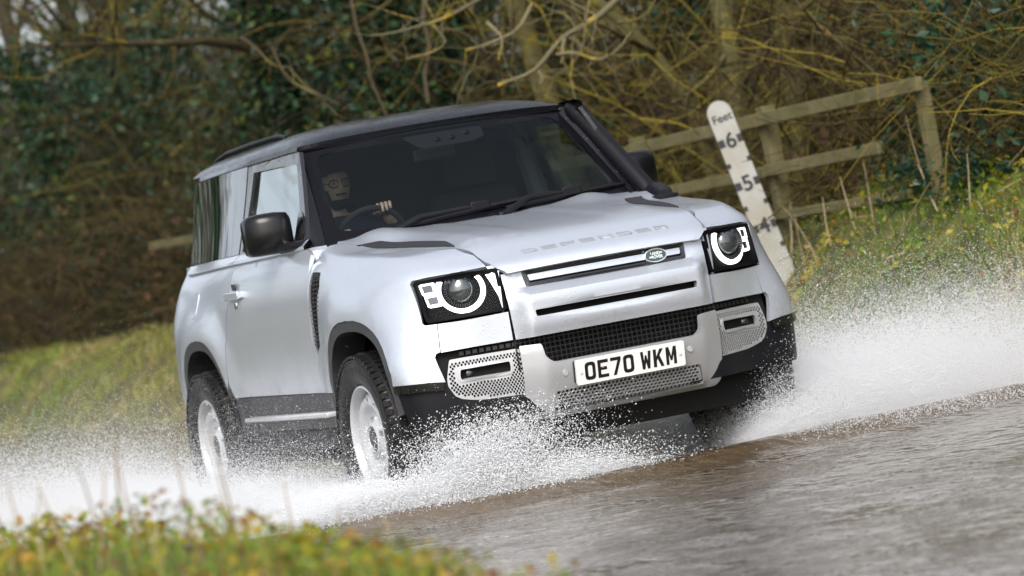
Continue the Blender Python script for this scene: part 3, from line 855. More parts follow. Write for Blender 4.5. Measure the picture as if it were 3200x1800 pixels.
# ---- doors
for sg in SIDES:
    smp = side_map(sg); ump = up_map(sg)
    dr = panel('door', [(-.520, 1.262), (-.520, 1.18), (-.642, .80), (-.652, .617), (-2.045, .632), (-2.075, .70), (-2.045, .90), (-1.900, 1.10), (-1.812, 1.298), (-.60, 1.288)], smp, M['paint'], car, res=.05, dens=.04, thick=.02)
    # stepped ledge along the belt line
    lg = MB()
    for (x0, x1) in ((-.66, -1.806), (-1.816, -3.02)):
        xs = np.linspace(x0, x1, 18); rows = []
        for x in xs:
            yb = float(y_side(x, 1.29)); yu = float(y_up(x, 1.33)); k = float(sm(-.64, -.80, x))
            rows.append([(x, sg * (yb - .004), 1.286), (x, sg * (yb + .016 * k), 1.292), (x, sg * (yb + .010 * k), 1.306), (x, sg * (yu + .004), 1.334), (x, sg * (yu - .02), 1.334)])
        V = [p for r in rows for p in r]; F = []
        for i in range(len(xs) - 1):
            for k in range(4):
                f = (i * 5 + k, i * 5 + k + 1, (i + 1) * 5 + k + 1, (i + 1) * 5 + k); F.append(f if sg > 0 else f[::-1])
        lg.add(V, F)
    lg.build('belt_ledge', M['paint'], car, angle=25)
    # handle
    hx, hz = -1.735, 1.138; hy = float(y_side(hx, hz))
    rc = panel('handle_recess', circle((hx - .01, hz + .004), .062, 20, .062), smp, M['plastic'], dr, res=.03, thick=0, off=.0015)
    rc.data.materials[0] = M['paint']
    mb = MB(); mb.box((hx, sg * (hy + .022), hz), (.235, .018, .040)); mb.box((hx + .10, sg * (hy + .008), hz), (.03, .03, .034)); mb.box((hx - .10, sg * (hy + .008), hz), (.03, .03, .034))
    mb.build('handle', M['paint'], dr, bevel=.006)
    mb = MB(); mb.box((hx - .01, sg * (hy + .004), hz - .052), (.040, .014, .04)); mb.build('lock_cover', M['chrome'], dr, bevel=.006)
    mb = MB(); mb.box((hx - .01, sg * (hy + .002), hz + .043), (.055, .01, .03)); mb.build('handle_dish', M['trim'], dr, bevel=.004)
    # upper frame and window
    WN = [(-1.690, 1.722), (-1.015, 1.708), (-.800, 1.345), (-1.735, 1.345)]
    FRM = [(-1.845, 1.762), (-.985, 1.758), (-.715, 1.332), (-1.845, 1.332)]
    df = panel('door_frame', FRM, ump, M['black'], car, holes=[rounded(WN, [.02, .03, .02, .02], 3)], res=.05, dens=.04, thick=.02, ref=(-1.3, 0, 1.5))
    panel('window_seal', rounded([(-1.735, 1.722), (-1.690, 1.722), (-1.735, 1.345), (-1.790, 1.345)], .004, 2), ump, M['void'], df, res=.05, thick=.006, off=.003, ref=(-1.3, 0, 1.5))
    panel('window_glass', rounded([(-1.695, 1.728), (-1.005, 1.714), (-.790, 1.338), (-1.745, 1.338)], .02, 3), ump, M['sideglass'], df, res=.06, thick=0, off=-.010, ref=(-1.3, 0, 1.5))
    panel('mirror_sail', rounded([(-.90, 1.48), (-.83, 1.47), (-.725, 1.336), (-.90, 1.336)], .03, 3), ump, M['black'], df, res=.05, thick=.01, off=.004, ref=(-1.3, 0, 1.5))
    # rear quarter: gloss panel above, painted panel below
    panel('quarter_window', [(-1.853, 1.762), (-1.853, 1.336), (-3.42, 1.336), (-3.40, 1.745), (-3.05, 1.760)], upq_map(sg), M['quarterglass'], car, res=.05, dens=.03, thick=.012, ref=(-2.3, 0, 1.5), off=.004)
    ap = arch_pts(-2.54, .64, hw=.455, top=.945)
    ol = [(-1.820, 1.298), (-1.908, 1.10), (-2.053, .90), (-2.083, .70), (-2.053, .632)]
    ol2 = [(x, z) for x, z in ap[::-1] if x < -2.06 - .0]
    ol2 = [(-2.087, .66)] + ol2
    ol = [(-1.820, 1.298), (-1.908, 1.10), (-2.053, .90), (-2.083, .72)] + [(x, z) for x, z in ap[::-1] if x < -2.09] + [(-3.00, .60), (-3.50, .60), (-3.50, 1.298)]
    panel('rear_quarter', ol, quarter_map(sg), M['paint'], car, res=.045, dens=.03, thick=.02)
    panel('quarter_ledge', [(-3.00, 1.295), (-3.00, 1.332), (-3.5, 1.332), (-3.5, 1.295)], quarter_map(sg), M['paint'], car, res=.03, thick=.02, off=.002)
    if sg < 0:
        panel('fuel_flap', rounded([(-2.60, 1.19), (-2.76, 1.19), (-2.76, 1.06), (-2.60, 1.06)], .03, 4), smp, M['paint'], car, res=.03, thick=.01, off=.003)
    a1 = arch_pts(-2.54, .42, hw=.452, top=.942, n=30); a2 = arch_pts(-2.54, .42, hw=.415, top=.895, n=30)
    panel('wheel_arch_trim', a1 + a2[::-1], smp, M['trim'], car, res=.03, dens=.03, thick=.16, off=-.004)
    # sill and side step
    panel('sill', [(-.42, .612), (-.40, .43), (-2.12, .43), (-2.07, .627)], smp, M['trim'], car, res=.06, dens=.05, thick=.05, off=.002)
    panel('sill_end', [(-2.052, .628), (-2.11, .63), (-2.15, .43), (-2.07, .43)], smp, M['plastic'], car, res=.06, dens=.05, thick=.05, off=.006)
    mb = MB(); mb.box((-1.15, sg * .955, .517), (1.36, .075, .026)); mb.build('side_step', M['rimwhite'], car, bevel=.008)
    mb = MB(); mb.box((-1.2, sg * .88, .40), (1.7, .06, .10)); mb.build('lower_sill', M['plastic'], car, bevel=.01)

# rear face
panel('tailgate', [(-.72, .62), (.72, .62), (.60, 1.76), (-.60, 1.76)], lambda P: np.stack([np.full(len(P), -3.325), P[:, 0], P[:, 1]], 1), M['paint'], car, res=.2)
mb = MB(); mb.box((-3.27, 0, .54), (.22, 1.62, .18)); mb.build('rear_bumper', M['plastic'], car, bevel=.02)

# ---- screen pillars, windscreen, roof
for sg in SIDES:
    V = []; F = []; nb = 17; nc = 7
    for i in range(nb):
        b = i / (nb - 1) * 1.0
        w = ws_pt(np.array(sg * 1.0), np.array(b)); z = float(w[2])
        xs = -.722 + (-.985 + .722) * ((z - 1.288) / (1.765 - 1.288)); ys = sg * float(y_up(np.array(xs), z))
        W0 = np.array([w[0] - .004, w[1], z]); S0 = np.array([xs - .008, ys, z]); K0 = np.array([w[0] + .02, ys * .985, z])
        if b > .85: pass
        for k in range(nc):
            t = k / (nc - 1); V.append(((1 - t) ** 2 * W0 + 2 * t * (1 - t) * K0 + t * t * S0).tolist())
    for i in range(nb - 1):
        for k in range(nc - 1):
            f = (i * nc + k, i * nc + k + 1, (i + 1) * nc + k + 1, (i + 1) * nc + k); F.append(f if sg > 0 else f[::-1])
    mesh_obj('screen_pillar', V, F, M['roofblack'], car, True, 180)
    Vf = []; Ff = []
    for k in range(nc):
        p = np.array(V[k]); t = k / (nc - 1)
        for dz, do in ((.006, .000), (-.012, .006), (-.05, .014), (-.075, .010)):
            Vf.append((p[0] + .03 * (1 - t) * (1 if dz < 0 else 0) + .012 * do / .014 + .03 * (dz < 0) * t, p[1] + sg * (do + .01 * (dz < -.02)), p[2] + dz))
    for k in range(nc - 1):
        for q in range(3):
            f = (k * 4 + q, k * 4 + q + 1, (k + 1) * 4 + q + 1, (k + 1) * 4 + q); Ff.append(f if sg < 0 else f[::-1])
    mesh_obj('pillar_foot', Vf, Ff, M['paint'], car, True, 30)
ws = panel('windscreen', [(-1, 0), (1, 0), (1, 1), (-1, 1)], ws_map, M['wsglass'], car, res=.12, dens=.05, thick=0, ref=(-1.5, 0, 1.2))
clear = rounded([(-.915, .10), (.945, .10), (.925, .915), (-.92, .905)], .10, 5)
panel('windscreen_border', [(-1, 0), (1, 0), (1, 1), (-1, 1)], ws_map, M['frit'], ws, holes=[clear], res=.10, dens=.05, thick=0, off=.002, ref=(-1.5, 0, 1.2))
sp = rounded([(-.26, .90), (-.17, .78), (.20, .78), (.32, .82), (.34, .93), (-.26, .93)], .03, 3)
sen = panel('sensor_patch', sp, ws_map, M['ink'], ws, res=.08, dens=.05, thick=0, off=-.004, ref=(-1.5, 0, 1.2))
mb = MB()
for (a, b) in ((-.03, .835), (.08, .835), (.2, .86)):
    q = ws_pt(np.array(a), np.array(b)); mb.lathe([(.017, 0), (.010, .006), (.0001, .007)], q + np.array([-.004, 0, 0]), 'x', 12)
mb.build('sensor_eyes', M['frit'], ws, kind='stuff')
roof = panel('roof', [(-1.165, -1), (-1.165, 1), (-3.05, 1), (-3.345, .93), (-3.345, -.93), (-3.05, -1)], roof_map, M['roofblack'], car, res=.05, dens=.04, thick=.03, ref=(-2, 0, 1.0))
for sg in SIDES:   # gutters closing the gap between the roof and the side glass
    xs = np.linspace(-.99, -3.05, 30); V = []; F = []
    for x in xs:
        yu = float(y_up(x, 1.762)); w = .735 - .055 * float(sm(-1.7, -3.2, x)); fz = 1.782 - .0
        V += [(x, sg * (yu + .002), 1.760), (x, sg * (yu + .010), 1.766), (x, sg * (w + .004), 1.788), (x, sg * (w - .03), 1.80)]
    for i in range(len(xs) - 1):
        for k in range(3):
            f = (i * 4 + k, i * 4 + k + 1, (i + 1) * 4 + k + 1, (i + 1) * 4 + k); F.append(f if sg > 0 else f[::-1])
    mesh_obj('roof_gutter', V, F, M['roofblack'], roof, True, 50)
    # roof rail
    zr = lambda x: 1.862 - .05 * float(sm(-2.6, -3.3, x))
    mb = MB(); pts = [(-1.66, sg * .575, 1.866), (-1.74, sg * .575, 1.878), (-1.85, sg * .575, 1.884), (-2.3, sg * .57, 1.886), (-2.8, sg * .555, 1.882), (-2.98, sg * .55, 1.868), (-3.08, sg * .545, 1.845)]
    mb.tube(pts, [.009, .011, .012, .012, .012, .011, .009], 8, flat=1.2)
    mb.build('roof_rail', M['plastic'], car)
mb = MB()
V = []; 
for i, (x, h, w) in enumerate(((-2.93, .0, .010), (-3.0, .05, .022), (-3.08, .072, .028), (-3.14, .075, .026), (-3.17, .0, .024))):
    V += [(x, -w, 1.845), (x, -w * .35, 1.845 + h), (x, w * .35, 1.845 + h), (x, w, 1.845)]
F = [(i * 4 + k, i * 4 + k + 1, i * 4 + k + 5, i * 4 + k + 4) for i in range(4) for k in range(3)]
mb.add(V, [f[::-1] for f in F]); mb.build('roof_aerial', M['paint'], car)

# ---- wipers
def wiper(base, tip, elbow, blade0, blade1):
    w = empty('wiper'); w.parent = car
    q = lambda p, o=.012: ws_pt(np.array(p[0]), np.array(p[1])) + np.array([.7, 0, .7]) * o
    mb = MB(); mb.tube([base, Vector(q(elbow, .03)), Vector(q(tip, .022))], [.022, .019, .013], 8, flat=.8); mb.build('wiper_arm', M['plastic'], w)
    mb = MB(); n = 9; pts = [q((blade0[0] + (blade1[0] - blade0[0]) * i / (n - 1), blade0[1] + (blade1[1] - blade0[1]) * i / (n - 1)), .010) for i in range(n)]
    mb.tube(pts, [.009] + [.015] * (n - 2) + [.009], 6, flat=1.0); mb.build('wiper_blade', M['plastic'], w)
    mb = MB(); mb.box(q(tip, .02), (.04, .10, .042)); mb.build('wiper_clip', M['plastic'], w, bevel=.006)
wiper((-.585, -.555, 1.272), (-.02, .085), (-.42, .06), (-.52, .035), (.48, .105))
wiper((-.560, .075, 1.292), (.60, .085), (.30, .07), (.14, .035), (1.0, .10))
mb = MB(); mb.box((-.60, -.555, 1.265), (.05, .045, .05)); mb.build('wiper_spindle', M['plastic'], car, bevel=.012)
mb = MB(); mb.box((-.575, .07, 1.285), (.05, .045, .05)); mb.build('wiper_spindle', M['plastic'], car, bevel=.012)

# ---- mirrors
for sg in SIDES:
    mr = empty('door_mirror'); mr.parent = car
    # housing: rounded block, shaped by cross-sections along y
    V = []; F = []; secs = []
    yc = 1.045
    for (y, hh, dx, zc, xo) in ((.855, .001, .001, 1.39, -.95), (.857, .078, .045, 1.392, -.95), (.872, .094, .068, 1.395, -.95), (.93, .100, .082, 1.397, -.955), (1.01, .100, .082, 1.397, -.975), (1.05, .095, .072, 1.395, -.99), (1.066, .082, .05, 1.392, -1.0), (1.068, .001, .001, 1.39, -1.0)):
        sec = []
        for k in range(20):
            th = 2 * math.pi * k / 20; c, s = math.cos(th), math.sin(th); e = 2 / 3.6
            sec.append((xo + dx * math.copysign(abs(c) ** e, c) - .02, sg * y, zc + hh * math.copysign(abs(s) ** e, s)))
        V += sec
    for i in range(7):
        for k in range(20):
            k2 = (k + 1) % 20; f = (i * 20 + k, i * 20 + k2, (i + 1) * 20 + k2, (i + 1) * 20 + k); F.append(f if sg < 0 else f[::-1])
    mesh_obj('mirror_housing', V, F, M['softblack'], mr, True, 60)
    mb = MB(); mb.tube([(-.70, sg * .875, 1.318), (-.80, sg * .915, 1.318), (-.93, sg * .945, 1.318)], [.026, .028, .026], 8, flat=.75); mb.build('mirror_arm', M['plastic'], mr)
    mb = MB(); mb.box((-1.058, sg * .965, 1.395), (.008, .17, .15)); mb.build('mirror_glass', M['mirrorglass'], mr, bevel=.003)

# ---- raised air intake on the car's left pillar
sn = empty('snorkel'); sn.parent = car
pts = []
for b in np.linspace(-.06, .84, 12):
    w = ws_pt(np.array(1.0), np.array(b)); pts.append(Vector((w[0] + .035, w[1] + .068 - .004 * b, w[2] + .012)))
mb = MB(); mb.tube([Vector((-.30, .80, 1.245)), Vector((-.42, .835, 1.252)), Vector((-.56, .862, 1.268))] + pts, [.035, .055, .058] + [.046] * 12, 12); mb.build('snorkel_pipe', M['plastic'], sn)
tp = pts[-1]
mb = MB(); mb.tube([tp + Vector((.012, .004, -.012)), tp + Vector((-.01, 0, .008)), tp + Vector((-.05, -.004, .040)), tp + Vector((-.075, -.006, .055)), tp + Vector((-.085, -.006, .060))], [.045, .053, .053, .047, .028], 12); mb.build('snorkel_head', M['plastic'], sn)
mb = MB(); mb.box((-.36, .80, 1.245), (.22, .10, .02)); mb.build('snorkel_base', M['plastic'], sn, bevel=.01)

# ---- wheels
rng_t = random.Random(3)
def build_wheel(x, sg, first=None):
    w = empty('wheel', loc=(x, sg * .86, .39)); w.parent = car
    if first:
        for src in first:
            c = src.copy(); COL.objects.link(c); c.parent = w
            if sg != first_sg: c.rotation_euler = (0, 0, math.pi)
        return w
    parts = []
    R, hw = .402, .128
    RS = .386 / .404
    prof_ = [(.250, -.098), (.262, -.112), (.30, -.124), (.345, -.127), (.375, -.120), (.394, -.106), (.402, -.085), (.404, 0), (.402, .085), (.394, .106), (.375, .120), (.345, .127), (.30, .124), (.262, .112), (.250, .098)]
    prof_ = [(.250 + (r - .250) * (.386 - .25) / (.404 - .25), h) for r, h in prof_]
    mb = MB(); mb.lathe(prof_, (0, 0, 0), 'y', 72, sg)
    n = 60                                     # tread and shoulder blocks
    for k in range(n):
        th = 2 * math.pi * k / n
        for (yy, w_, r_, l_) in ((-.104, .034, .3975, .026), (.104, .034, .3975, .026), (-.055, .04, .405, .028), (.055, .04, .405, .028), (0, .04, .406, .028)):
            t2 = th + (.05 if abs(yy) in (.055,) else 0)
            r_ = r_ if r_ < .395 else r_ - .018; mb.box((r_ * math.cos(t2), yy, r_ * math.sin(t2)), (.012, w_, l_), Matrix.Rotation(-t2, 3, 'Y'))
    for yy in (-.126, .126):
        for r_ in (.335, .362): mb.lathe([(r_ - .003, 0), (r_, .003 * np.sign(yy)), (r_ + .003, 0)], (0, yy, 0), 'y', 72, 1)
    t = mb.build('tyre', M['rubber'], w, angle=40); parts.append(t)
    o_ = sg
    mb = MB(); mb.lathe([(.252, -.09), (.250, .094), (.246, .103), (.238, .105), (.232, .100), (.228, .085), (.222, .06), (.214, .045), (.205, .035)], (0, 0, 0), 'y', 72, sg)
    r = mb.build('rim', M['rimwhite'], w, angle=40); parts.append(r)
    dprof = spline([0, .05, .075, .09, .115, .15, .175, .205], [.085, .085, .080, .062, .058, .082, .088, .062])
    def disc(P):
        rr = np.linalg.norm(P, axis=1); return np.stack([P[:, 0], sg * dprof(rr), P[:, 1]], 1)
    holes = []
    for k in range(10):
        th = 2 * math.pi * (k + .5) / 10; c = (.178 * math.cos(th), .178 * math.sin(th))
        holes.append([(c[0] + a * math.cos(th) * .011 - b * math.sin(th) * .028, c[1] + a * math.sin(th) * .011 + b * math.cos(th) * .028) for a, b in [(math.cos(q), math.sin(q)) for q in np.linspace(0, 2 * math.pi, 10, endpoint=False)]])
    holes.append(circle((0, 0), .060, 24))
    d = panel('wheel_disc', circle((0, 0), .208, 64), disc, M['rimwhite'], w, holes=holes, res=.018, dens=.02, thick=.012, ref=(0, -sg * 1.0, 0)); parts.append(d)
    mb = MB(); mb.lathe([(.060, .05), (.058, .075), (.045, .085), (.03, .087), (.0001, .087)], (0, 0, 0), 'y', 24, sg)
    h = mb.build('hub', M['trim'], w); parts.append(h)
    for k in range(5):
        th = 2 * math.pi * k / 5 + .3; mb = MB(); mb.lathe([(.013, .05), (.012, .078), (.0001, .080)], (.088 * math.cos(th), 0, .088 * math.sin(th)), 'y', 8, sg)
        parts.append(mb.build('wheel_nut', M['chrome'], w))
    mb = MB(); mb.lathe([(.22, -.03), (.20, -.01), (.0001, -.01)], (0, 0, 0), 'y', 32, sg); b_ = mb.build('brake_disc', M['void'], w); parts.append(b_)
    return parts
first_sg = -1
wp_ = build_wheel(0, -1)
for (x, sg) in ((-WB, -1), (0, 1), (-WB, 1)): build_wheel(x, sg, wp_)

# ---- dark inner body so that gaps and openings are closed
mb = MB()
mb.box((.30, 0, .80), (.80, .92, .50)); mb.box((-.35, 0, .86), (.62, 1.20, .62)); mb.box((-1.4, 0, .50), (2.9, 1.2, .20)); mb.box((-1.30, 0, .72), (1.35, 1.74, .22)); mb.box((-2.55, 0, .86), (1.40, 1.25, .58))
mb.box((.18, 0, .345), (.72, 1.50, .17)); mb.box((-1.4, 0, .32), (2.4, 1.1, .16)); mb.box((-3.1, 0, .40), (.25, 1.5, .22)); mb.box((0, 0, .31), (.16, 1.4, .12)); mb.box((-2.587, 0, .33), (.18, 1.4, .16))
mb.build('underbody', M['void'], car, smooth=False)
for sg in SIDES:          # arch liners
    for xc in (.03, -2.54):
        pts = arch_pts(xc, .30, hw=.435, top=.91, n=20); V = []; F = []
        for x, z in pts: V += [(x, sg * .93, z), (x, sg * .60, z)]
        for i in range(len(pts) - 1): F.append((2 * i, 2 * i + 1, 2 * i + 3, 2 * i + 2))
        n = len(pts); F.append(tuple(2 * i + 1 for i in range(n)))
        mesh_obj('arch_liner', V, F, M['void'], car, False)

# ---- cabin
dm = MB(); 
xs = np.linspace(-.78, .78, 17); V = []; F = []
for y in xs:
    w = ws_pt(np.array(y / .785), np.array(0.)); bump = .0
    V += [(w[0] - .03, y, 1.255), (w[0] - .14, y, 1.272), (w[0] - .34, y, 1.262), (w[0] - .40, y, 1.20), (w[0] - .36, y, .95)]
for i in range(16):
    for k in range(4): F.append((i * 5 + k, i * 5 + k + 1, (i + 1) * 5 + k + 1, (i + 1) * 5 + k))
dm.add(V, F); dm.build('dashboard', M['cabin'], car, angle=50)
for sy in (-.38, .38):
    st = empty('car_seat'); st.parent = car
    mb = MB(); mb.box((-1.42, sy, .90), (.52, .50, .14)); mb.build('seat_cushion', M['seat'], st, bevel=.05)
    mb = MB(); mb.box((-1.72, sy, 1.17), (.14, .48, .60), Matrix.Rotation(math.radians(-14), 3, 'Y')); mb.build('seat_back', M['seat'], st, bevel=.05)
    mb = MB(); mb.box((-1.78, sy + (.0), 1.575), (.10, .27, .20), Matrix.Rotation(math.radians(-10), 3, 'Y')); mb.tube([(-1.78, sy - .07, 1.40), (-1.78, sy - .07, 1.52)], .008, 6); mb.tube([(-1.78, sy + .07, 1.40), (-1.78, sy + .07, 1.52)], .008, 6); mb.build('headrest', M['seat'], st, bevel=.03)
mb = MB(); mb.box((-2.02, 0, 1.255), (.02, 1.47, 1.04)); mb.build('bulkhead', M['cabin'], car)
panel('headlining', [(-1.155, -.97), (-1.155, .97), (-2.06, .97), (-2.06, -.97)], lambda P: roof_map(P) * np.array([1, .985, 0]) + np.array([0, 0, 1.765]), M['cabin'], car, res=.15, thick=0)
for sg in SIDES:
    mb = MB()
    mb.tube([(-.74, sg * .79, 1.30), (-.95, sg * .755, 1.50), (-1.20, sg * .69, 1.735)], [.035, .03, .03], 8); mb.build('pillar_lining', M['cabinlight'], car)
    mb = MB(); mb.tube([(-1.86, sg * .80, 1.25), (-1.84, sg * .75, 1.5), (-1.80, sg * .69, 1.75)], [.06, .055, .05], 8); mb.build('belt_pillar_lining', M['cabinlight'], car)
mb = MB(); mb.box((-1.16, 0.0, 1.655), (.03, .22, .065)); mb.build('interior_mirror', M['cabin'], car, bevel=.012)
# steering wheel in front of the driver (right-hand drive)
sw = MB(); cst = Vector((-1.165, -.40, 1.275)); axis = Vector((-.90, 0, .42)).normalized(); q = axis.to_track_quat('Z', 'Y').to_matrix()
N = 36; V = []; F = []
for i in range(N):
    a = 2 * math.pi * i / N
    for k in range(8):
        b = 2 * math.pi * k / 8; r = .182 + .015 * math.cos(b); V.append(cst + q @ Vector((r * math.cos(a), r * math.sin(a), .015 * math.sin(b))))
for i in range(N):
    for k in range(8): F.append((i * 8 + k, ((i + 1) % N) * 8 + k, ((i + 1) % N) * 8 + (k + 1) % 8, i * 8 + (k + 1) % 8))
sw.add(V, F)
for a in (0, math.pi, -math.pi / 2): sw.tube([cst + q @ Vector((.03 * math.cos(a), .03 * math.sin(a), -.01)), cst + q @ Vector((.18 * math.cos(a), .18 * math.sin(a), 0))], .014, 6)
sw.lathe([(.001, .02), (.05, .015), (.06, 0)], (0, 0, 0), 'z', 16)
for i in range(len(sw.V) - 48, len(sw.V)): sw.V[i] = tuple(cst + q @ Vector(sw.V[i]))
sw.build('steering_wheel', M['seat'], car)
# ------------------------------------------------------------------ ground, road, water
_nz = np.random.default_rng(5)
_NG = _nz.random((5, 64, 64))
def vnoise(x, y, scale, k=0):
    x = np.asarray(x, float) * scale; y = np.asarray(y, float) * scale
    xi = np.floor(x).astype(int); yi = np.floor(y).astype(int); fx = x - xi; fy = y - yi
    fx = fx * fx * (3 - 2 * fx); fy = fy * fy * (3 - 2 * fy); g = _NG[k]
    a = g[xi % 64, yi % 64]; b = g[(xi + 1) % 64, yi % 64]; c = g[xi % 64, (yi + 1) % 64]; d = g[(xi + 1) % 64, (yi + 1) % 64]
    return (a * (1 - fx) + b * fx) * (1 - fy) + (c * (1 - fx) + d * fx) * fy - .5
def G(x, y):
    x = np.asarray(x, float); y = np.asarray(y, float)
    e1 = 3.15 + .5 * vnoise(x, y * 0, .22, 1)
    left = .86 * sm(e1, e1 + 1.5, y) + .25 * sm(5.0, 12.0, y) + .10 * sm(-9, -2, x) * sm(3.6, 4.8, y)
    right = (.50 * sm(-2.68, -4.08, y) + .20 * sm(-3.9, -5.2, y)) * (1 - .48 * sm(7.7, 10.8, x))
    left = left + .16 * sm(-8, -4.8, x) * sm(3.2, 4.2, y)
    right = right + .075 * np.exp(-((x - 7.6) / .9) ** 2 - ((y + 3.95) / .45) ** 2)
    left = left * (1 - .62 * np.exp(-((x + 6.2) / .55) ** 2 - ((y - 3.8) / .42) ** 2))          # hollow washed out round the gauge board
    rough = sm(2.9, 4.0, y) + sm(-2.2, -3.2, y)
    near = 1
    z = left + right * near + rough * (.16 * vnoise(x, y, .9, 2) + .08 * vnoise(x, y, 2.6, 3) + .03 * vnoise(x, y, 7, 4))
    z = z - .05 * (1 - rough.clip(0, 1)) * (1 - sm(3.0, 9.5, x)) + (1 - rough.clip(0, 1)) * .012 * vnoise(x, y, 1.3, 0)
    return z
def nodes(m): return m.node_tree.nodes, m.node_tree.links
def ramp(nt, fac, stops):
    r = nt.nodes.new('ShaderNodeValToRGB'); cr = r.color_ramp
    while len(cr.elements) < len(stops): cr.elements.new(.5)
    for e, (p, c) in zip(cr.elements, stops): e.position = p; e.color = (*c, 1)
    nt.links.new(fac, r.inputs[0]); return r.outputs[0]
def noise(nt, vec, scale, detail=4, rough=.6, dist=0):
    n = nt.nodes.new('ShaderNodeTexNoise'); n.inputs['Scale'].default_value = scale; n.inputs['Detail'].default_value = detail
    n.inputs['Roughness'].default_value = rough; n.inputs['Distortion'].default_value = dist
    if vec is not None: nt.links.new(vec, n.inputs['Vector'])
    return n.outputs['Fac']

mg, nt, b = new_mat('earth_and_grass'); tc = nt.nodes.new('ShaderNodeTexCoord').outputs['Object']
c = ramp(nt, noise(nt, tc, 2.2, 8, .7), [(.30, (.035, .028, .014)), (.45, (.075, .075, .02)), (.58, (.13, .12, .03)), (.72, (.22, .17, .07))])
nt.links.new(c, b.inputs['Base Color']); b.inputs['Roughness'].default_value = .9
bp = nt.nodes.new('ShaderNodeBump'); bp.inputs['Strength'].default_value = .9; bp.inputs['Distance'].default_value = .05
nt.links.new(noise(nt, tc, 18, 5, .7), bp.inputs['Height']); nt.links.new(bp.outputs[0], b.inputs['Normal'])
xs = np.concatenate([np.linspace(-260, -60, 30), np.linspace(-58, -16, 90), np.linspace(-15.6, 20, 190), np.linspace(22, 120, 30)])
ys = np.concatenate([np.linspace(-160, -9, 24), np.linspace(-8.5, 8, 140), np.linspace(8.6, 24, 30), np.linspace(27, 220, 26)])
X, Y = np.meshgrid(xs, ys, indexing='ij'); Z = G(X, Y)
V = np.stack([X, Y, Z], -1).reshape(-1, 3); ny = len(ys)
I = (np.arange(len(xs) - 1)[:, None] * ny + np.arange(ny - 1)[None]).ravel()
F = np.stack([I, I + ny, I + ny + 1, I + 1], 1)
link('ground', fast_mesh('ground', V, F, mg, True), kind='structure')

# gravelly road bed, a sheet a little above the ground
mr_, nt, b = new_mat('wet_gravel_road'); tc = nt.nodes.new('ShaderNodeTexCoord').outputs['Object']
c = ramp(nt, noise(nt, tc, 14, 8, .75), [(.32, (.045, .036, .028)), (.5, (.095, .078, .062)), (.68, (.16, .135, .11))])
vo = nt.nodes.new('ShaderNodeTexVoronoi'); vo.inputs['Scale'].default_value = 55; nt.links.new(tc, vo.inputs['Vector'])
hs = nt.nodes.new('ShaderNodeHueSaturation'); hs.inputs['Saturation'].default_value = .9
mrg = nt.nodes.new('ShaderNodeMapRange'); mrg.inputs[3].default_value = .55; mrg.inputs[4].default_value = 1.7
sp = nt.nodes.new('ShaderNodeSeparateColor'); nt.links.new(vo.outputs['Color'], sp.inputs[0]); nt.links.new(sp.outputs[0], mrg.inputs[0])
nt.links.new(mrg.outputs[0], hs.inputs['Value']); nt.links.new(c, hs.inputs['Color']); nt.links.new(hs.outputs[0], b.inputs['Base Color'])
b.inputs['Roughness'].default_value = .35
bp = nt.nodes.new('ShaderNodeBump'); bp.inputs['Strength'].default_value = .9; bp.inputs['Distance'].default_value = .012
nt.links.new(vo.outputs['Distance'], bp.inputs['Height']); nt.links.new(bp.outputs[0], b.inputs['Normal'])
xr = np.linspace(-60, 20, 200); yr = np.linspace(-2.5, 3.0, 40); X, Y = np.meshgrid(xr, yr, indexing='ij')
V = np.stack([X, Y, G(X, Y) + .006], -1).reshape(-1, 3); ny = len(yr)
I = (np.arange(len(xr) - 1)[:, None] * ny + np.arange(ny - 1)[None]).ravel()
link('road', fast_mesh('road', V, np.stack([I, I + ny, I + ny + 1, I + 1], 1), mr_, True), kind='structure')

# muddy flood water standing on the road: real ripples, opaque with silt
mw, nt, b = new_mat('muddy_water'); tcn = nt.nodes.new('ShaderNodeTexCoord'); tc = tcn.outputs['Object']
c = ramp(nt, noise(nt, tc, .55, 6, .65, .6), [(.36, (.052, .031, .009)), (.50, (.090, .062, .032)), (.64, (.125, .098, .070))])
fl = noise(nt, tc, 13, 3, .6, .4); pat = noise(nt, tc, .9, 3, .6)          # flecks of silt, foam and stones, with sky glints painted in as pale colour
fm = nt.nodes.new('ShaderNodeMapRange'); fm.inputs[1].default_value = .56; fm.inputs[2].default_value = .66; nt.links.new(fl, fm.inputs[0])
pm = nt.nodes.new('ShaderNodeMapRange'); pm.inputs[1].default_value = .40; pm.inputs[2].default_value = .62; nt.links.new(pat, pm.inputs[0])
fp_ = nt.nodes.new('ShaderNodeMath'); fp_.operation = 'MULTIPLY'; nt.links.new(fm.outputs[0], fp_.inputs[0])
sx = nt.nodes.new('ShaderNodeSeparateXYZ'); nt.links.new(tc, sx.inputs[0])          # shoaling near end of the ford; also grades in the painted sky reflection
sh = nt.nodes.new('ShaderNodeMapRange'); sh.inputs[1].default_value = 1.4; sh.inputs[2].default_value = 4.2; sh.inputs[3].default_value = .12; sh.inputs[4].default_value = .75; nt.links.new(sx.outputs[0], sh.inputs[0])
ps = nt.nodes.new('ShaderNodeMath'); ps.operation = 'MULTIPLY'; nt.links.new(pm.outputs[0], ps.inputs[0]); nt.links.new(sh.outputs[0], ps.inputs[1]); nt.links.new(ps.outputs[0], fp_.inputs[1])
mxc = nt.nodes.new('ShaderNodeMix'); mxc.data_type = 'RGBA'; nt.links.new(fp_.outputs[0], mxc.inputs[0]); 
mg2 = nt.nodes.new('ShaderNodeMix'); mg2.data_type = 'RGBA'; nt.links.new(sh.outputs[0], mg2.inputs[0]); nt.links.new(c, mg2.inputs[6]); mg2.inputs[7].default_value = (.165, .15, .135, 1)  # greyer near end: silvery sky reflection painted into the base colour
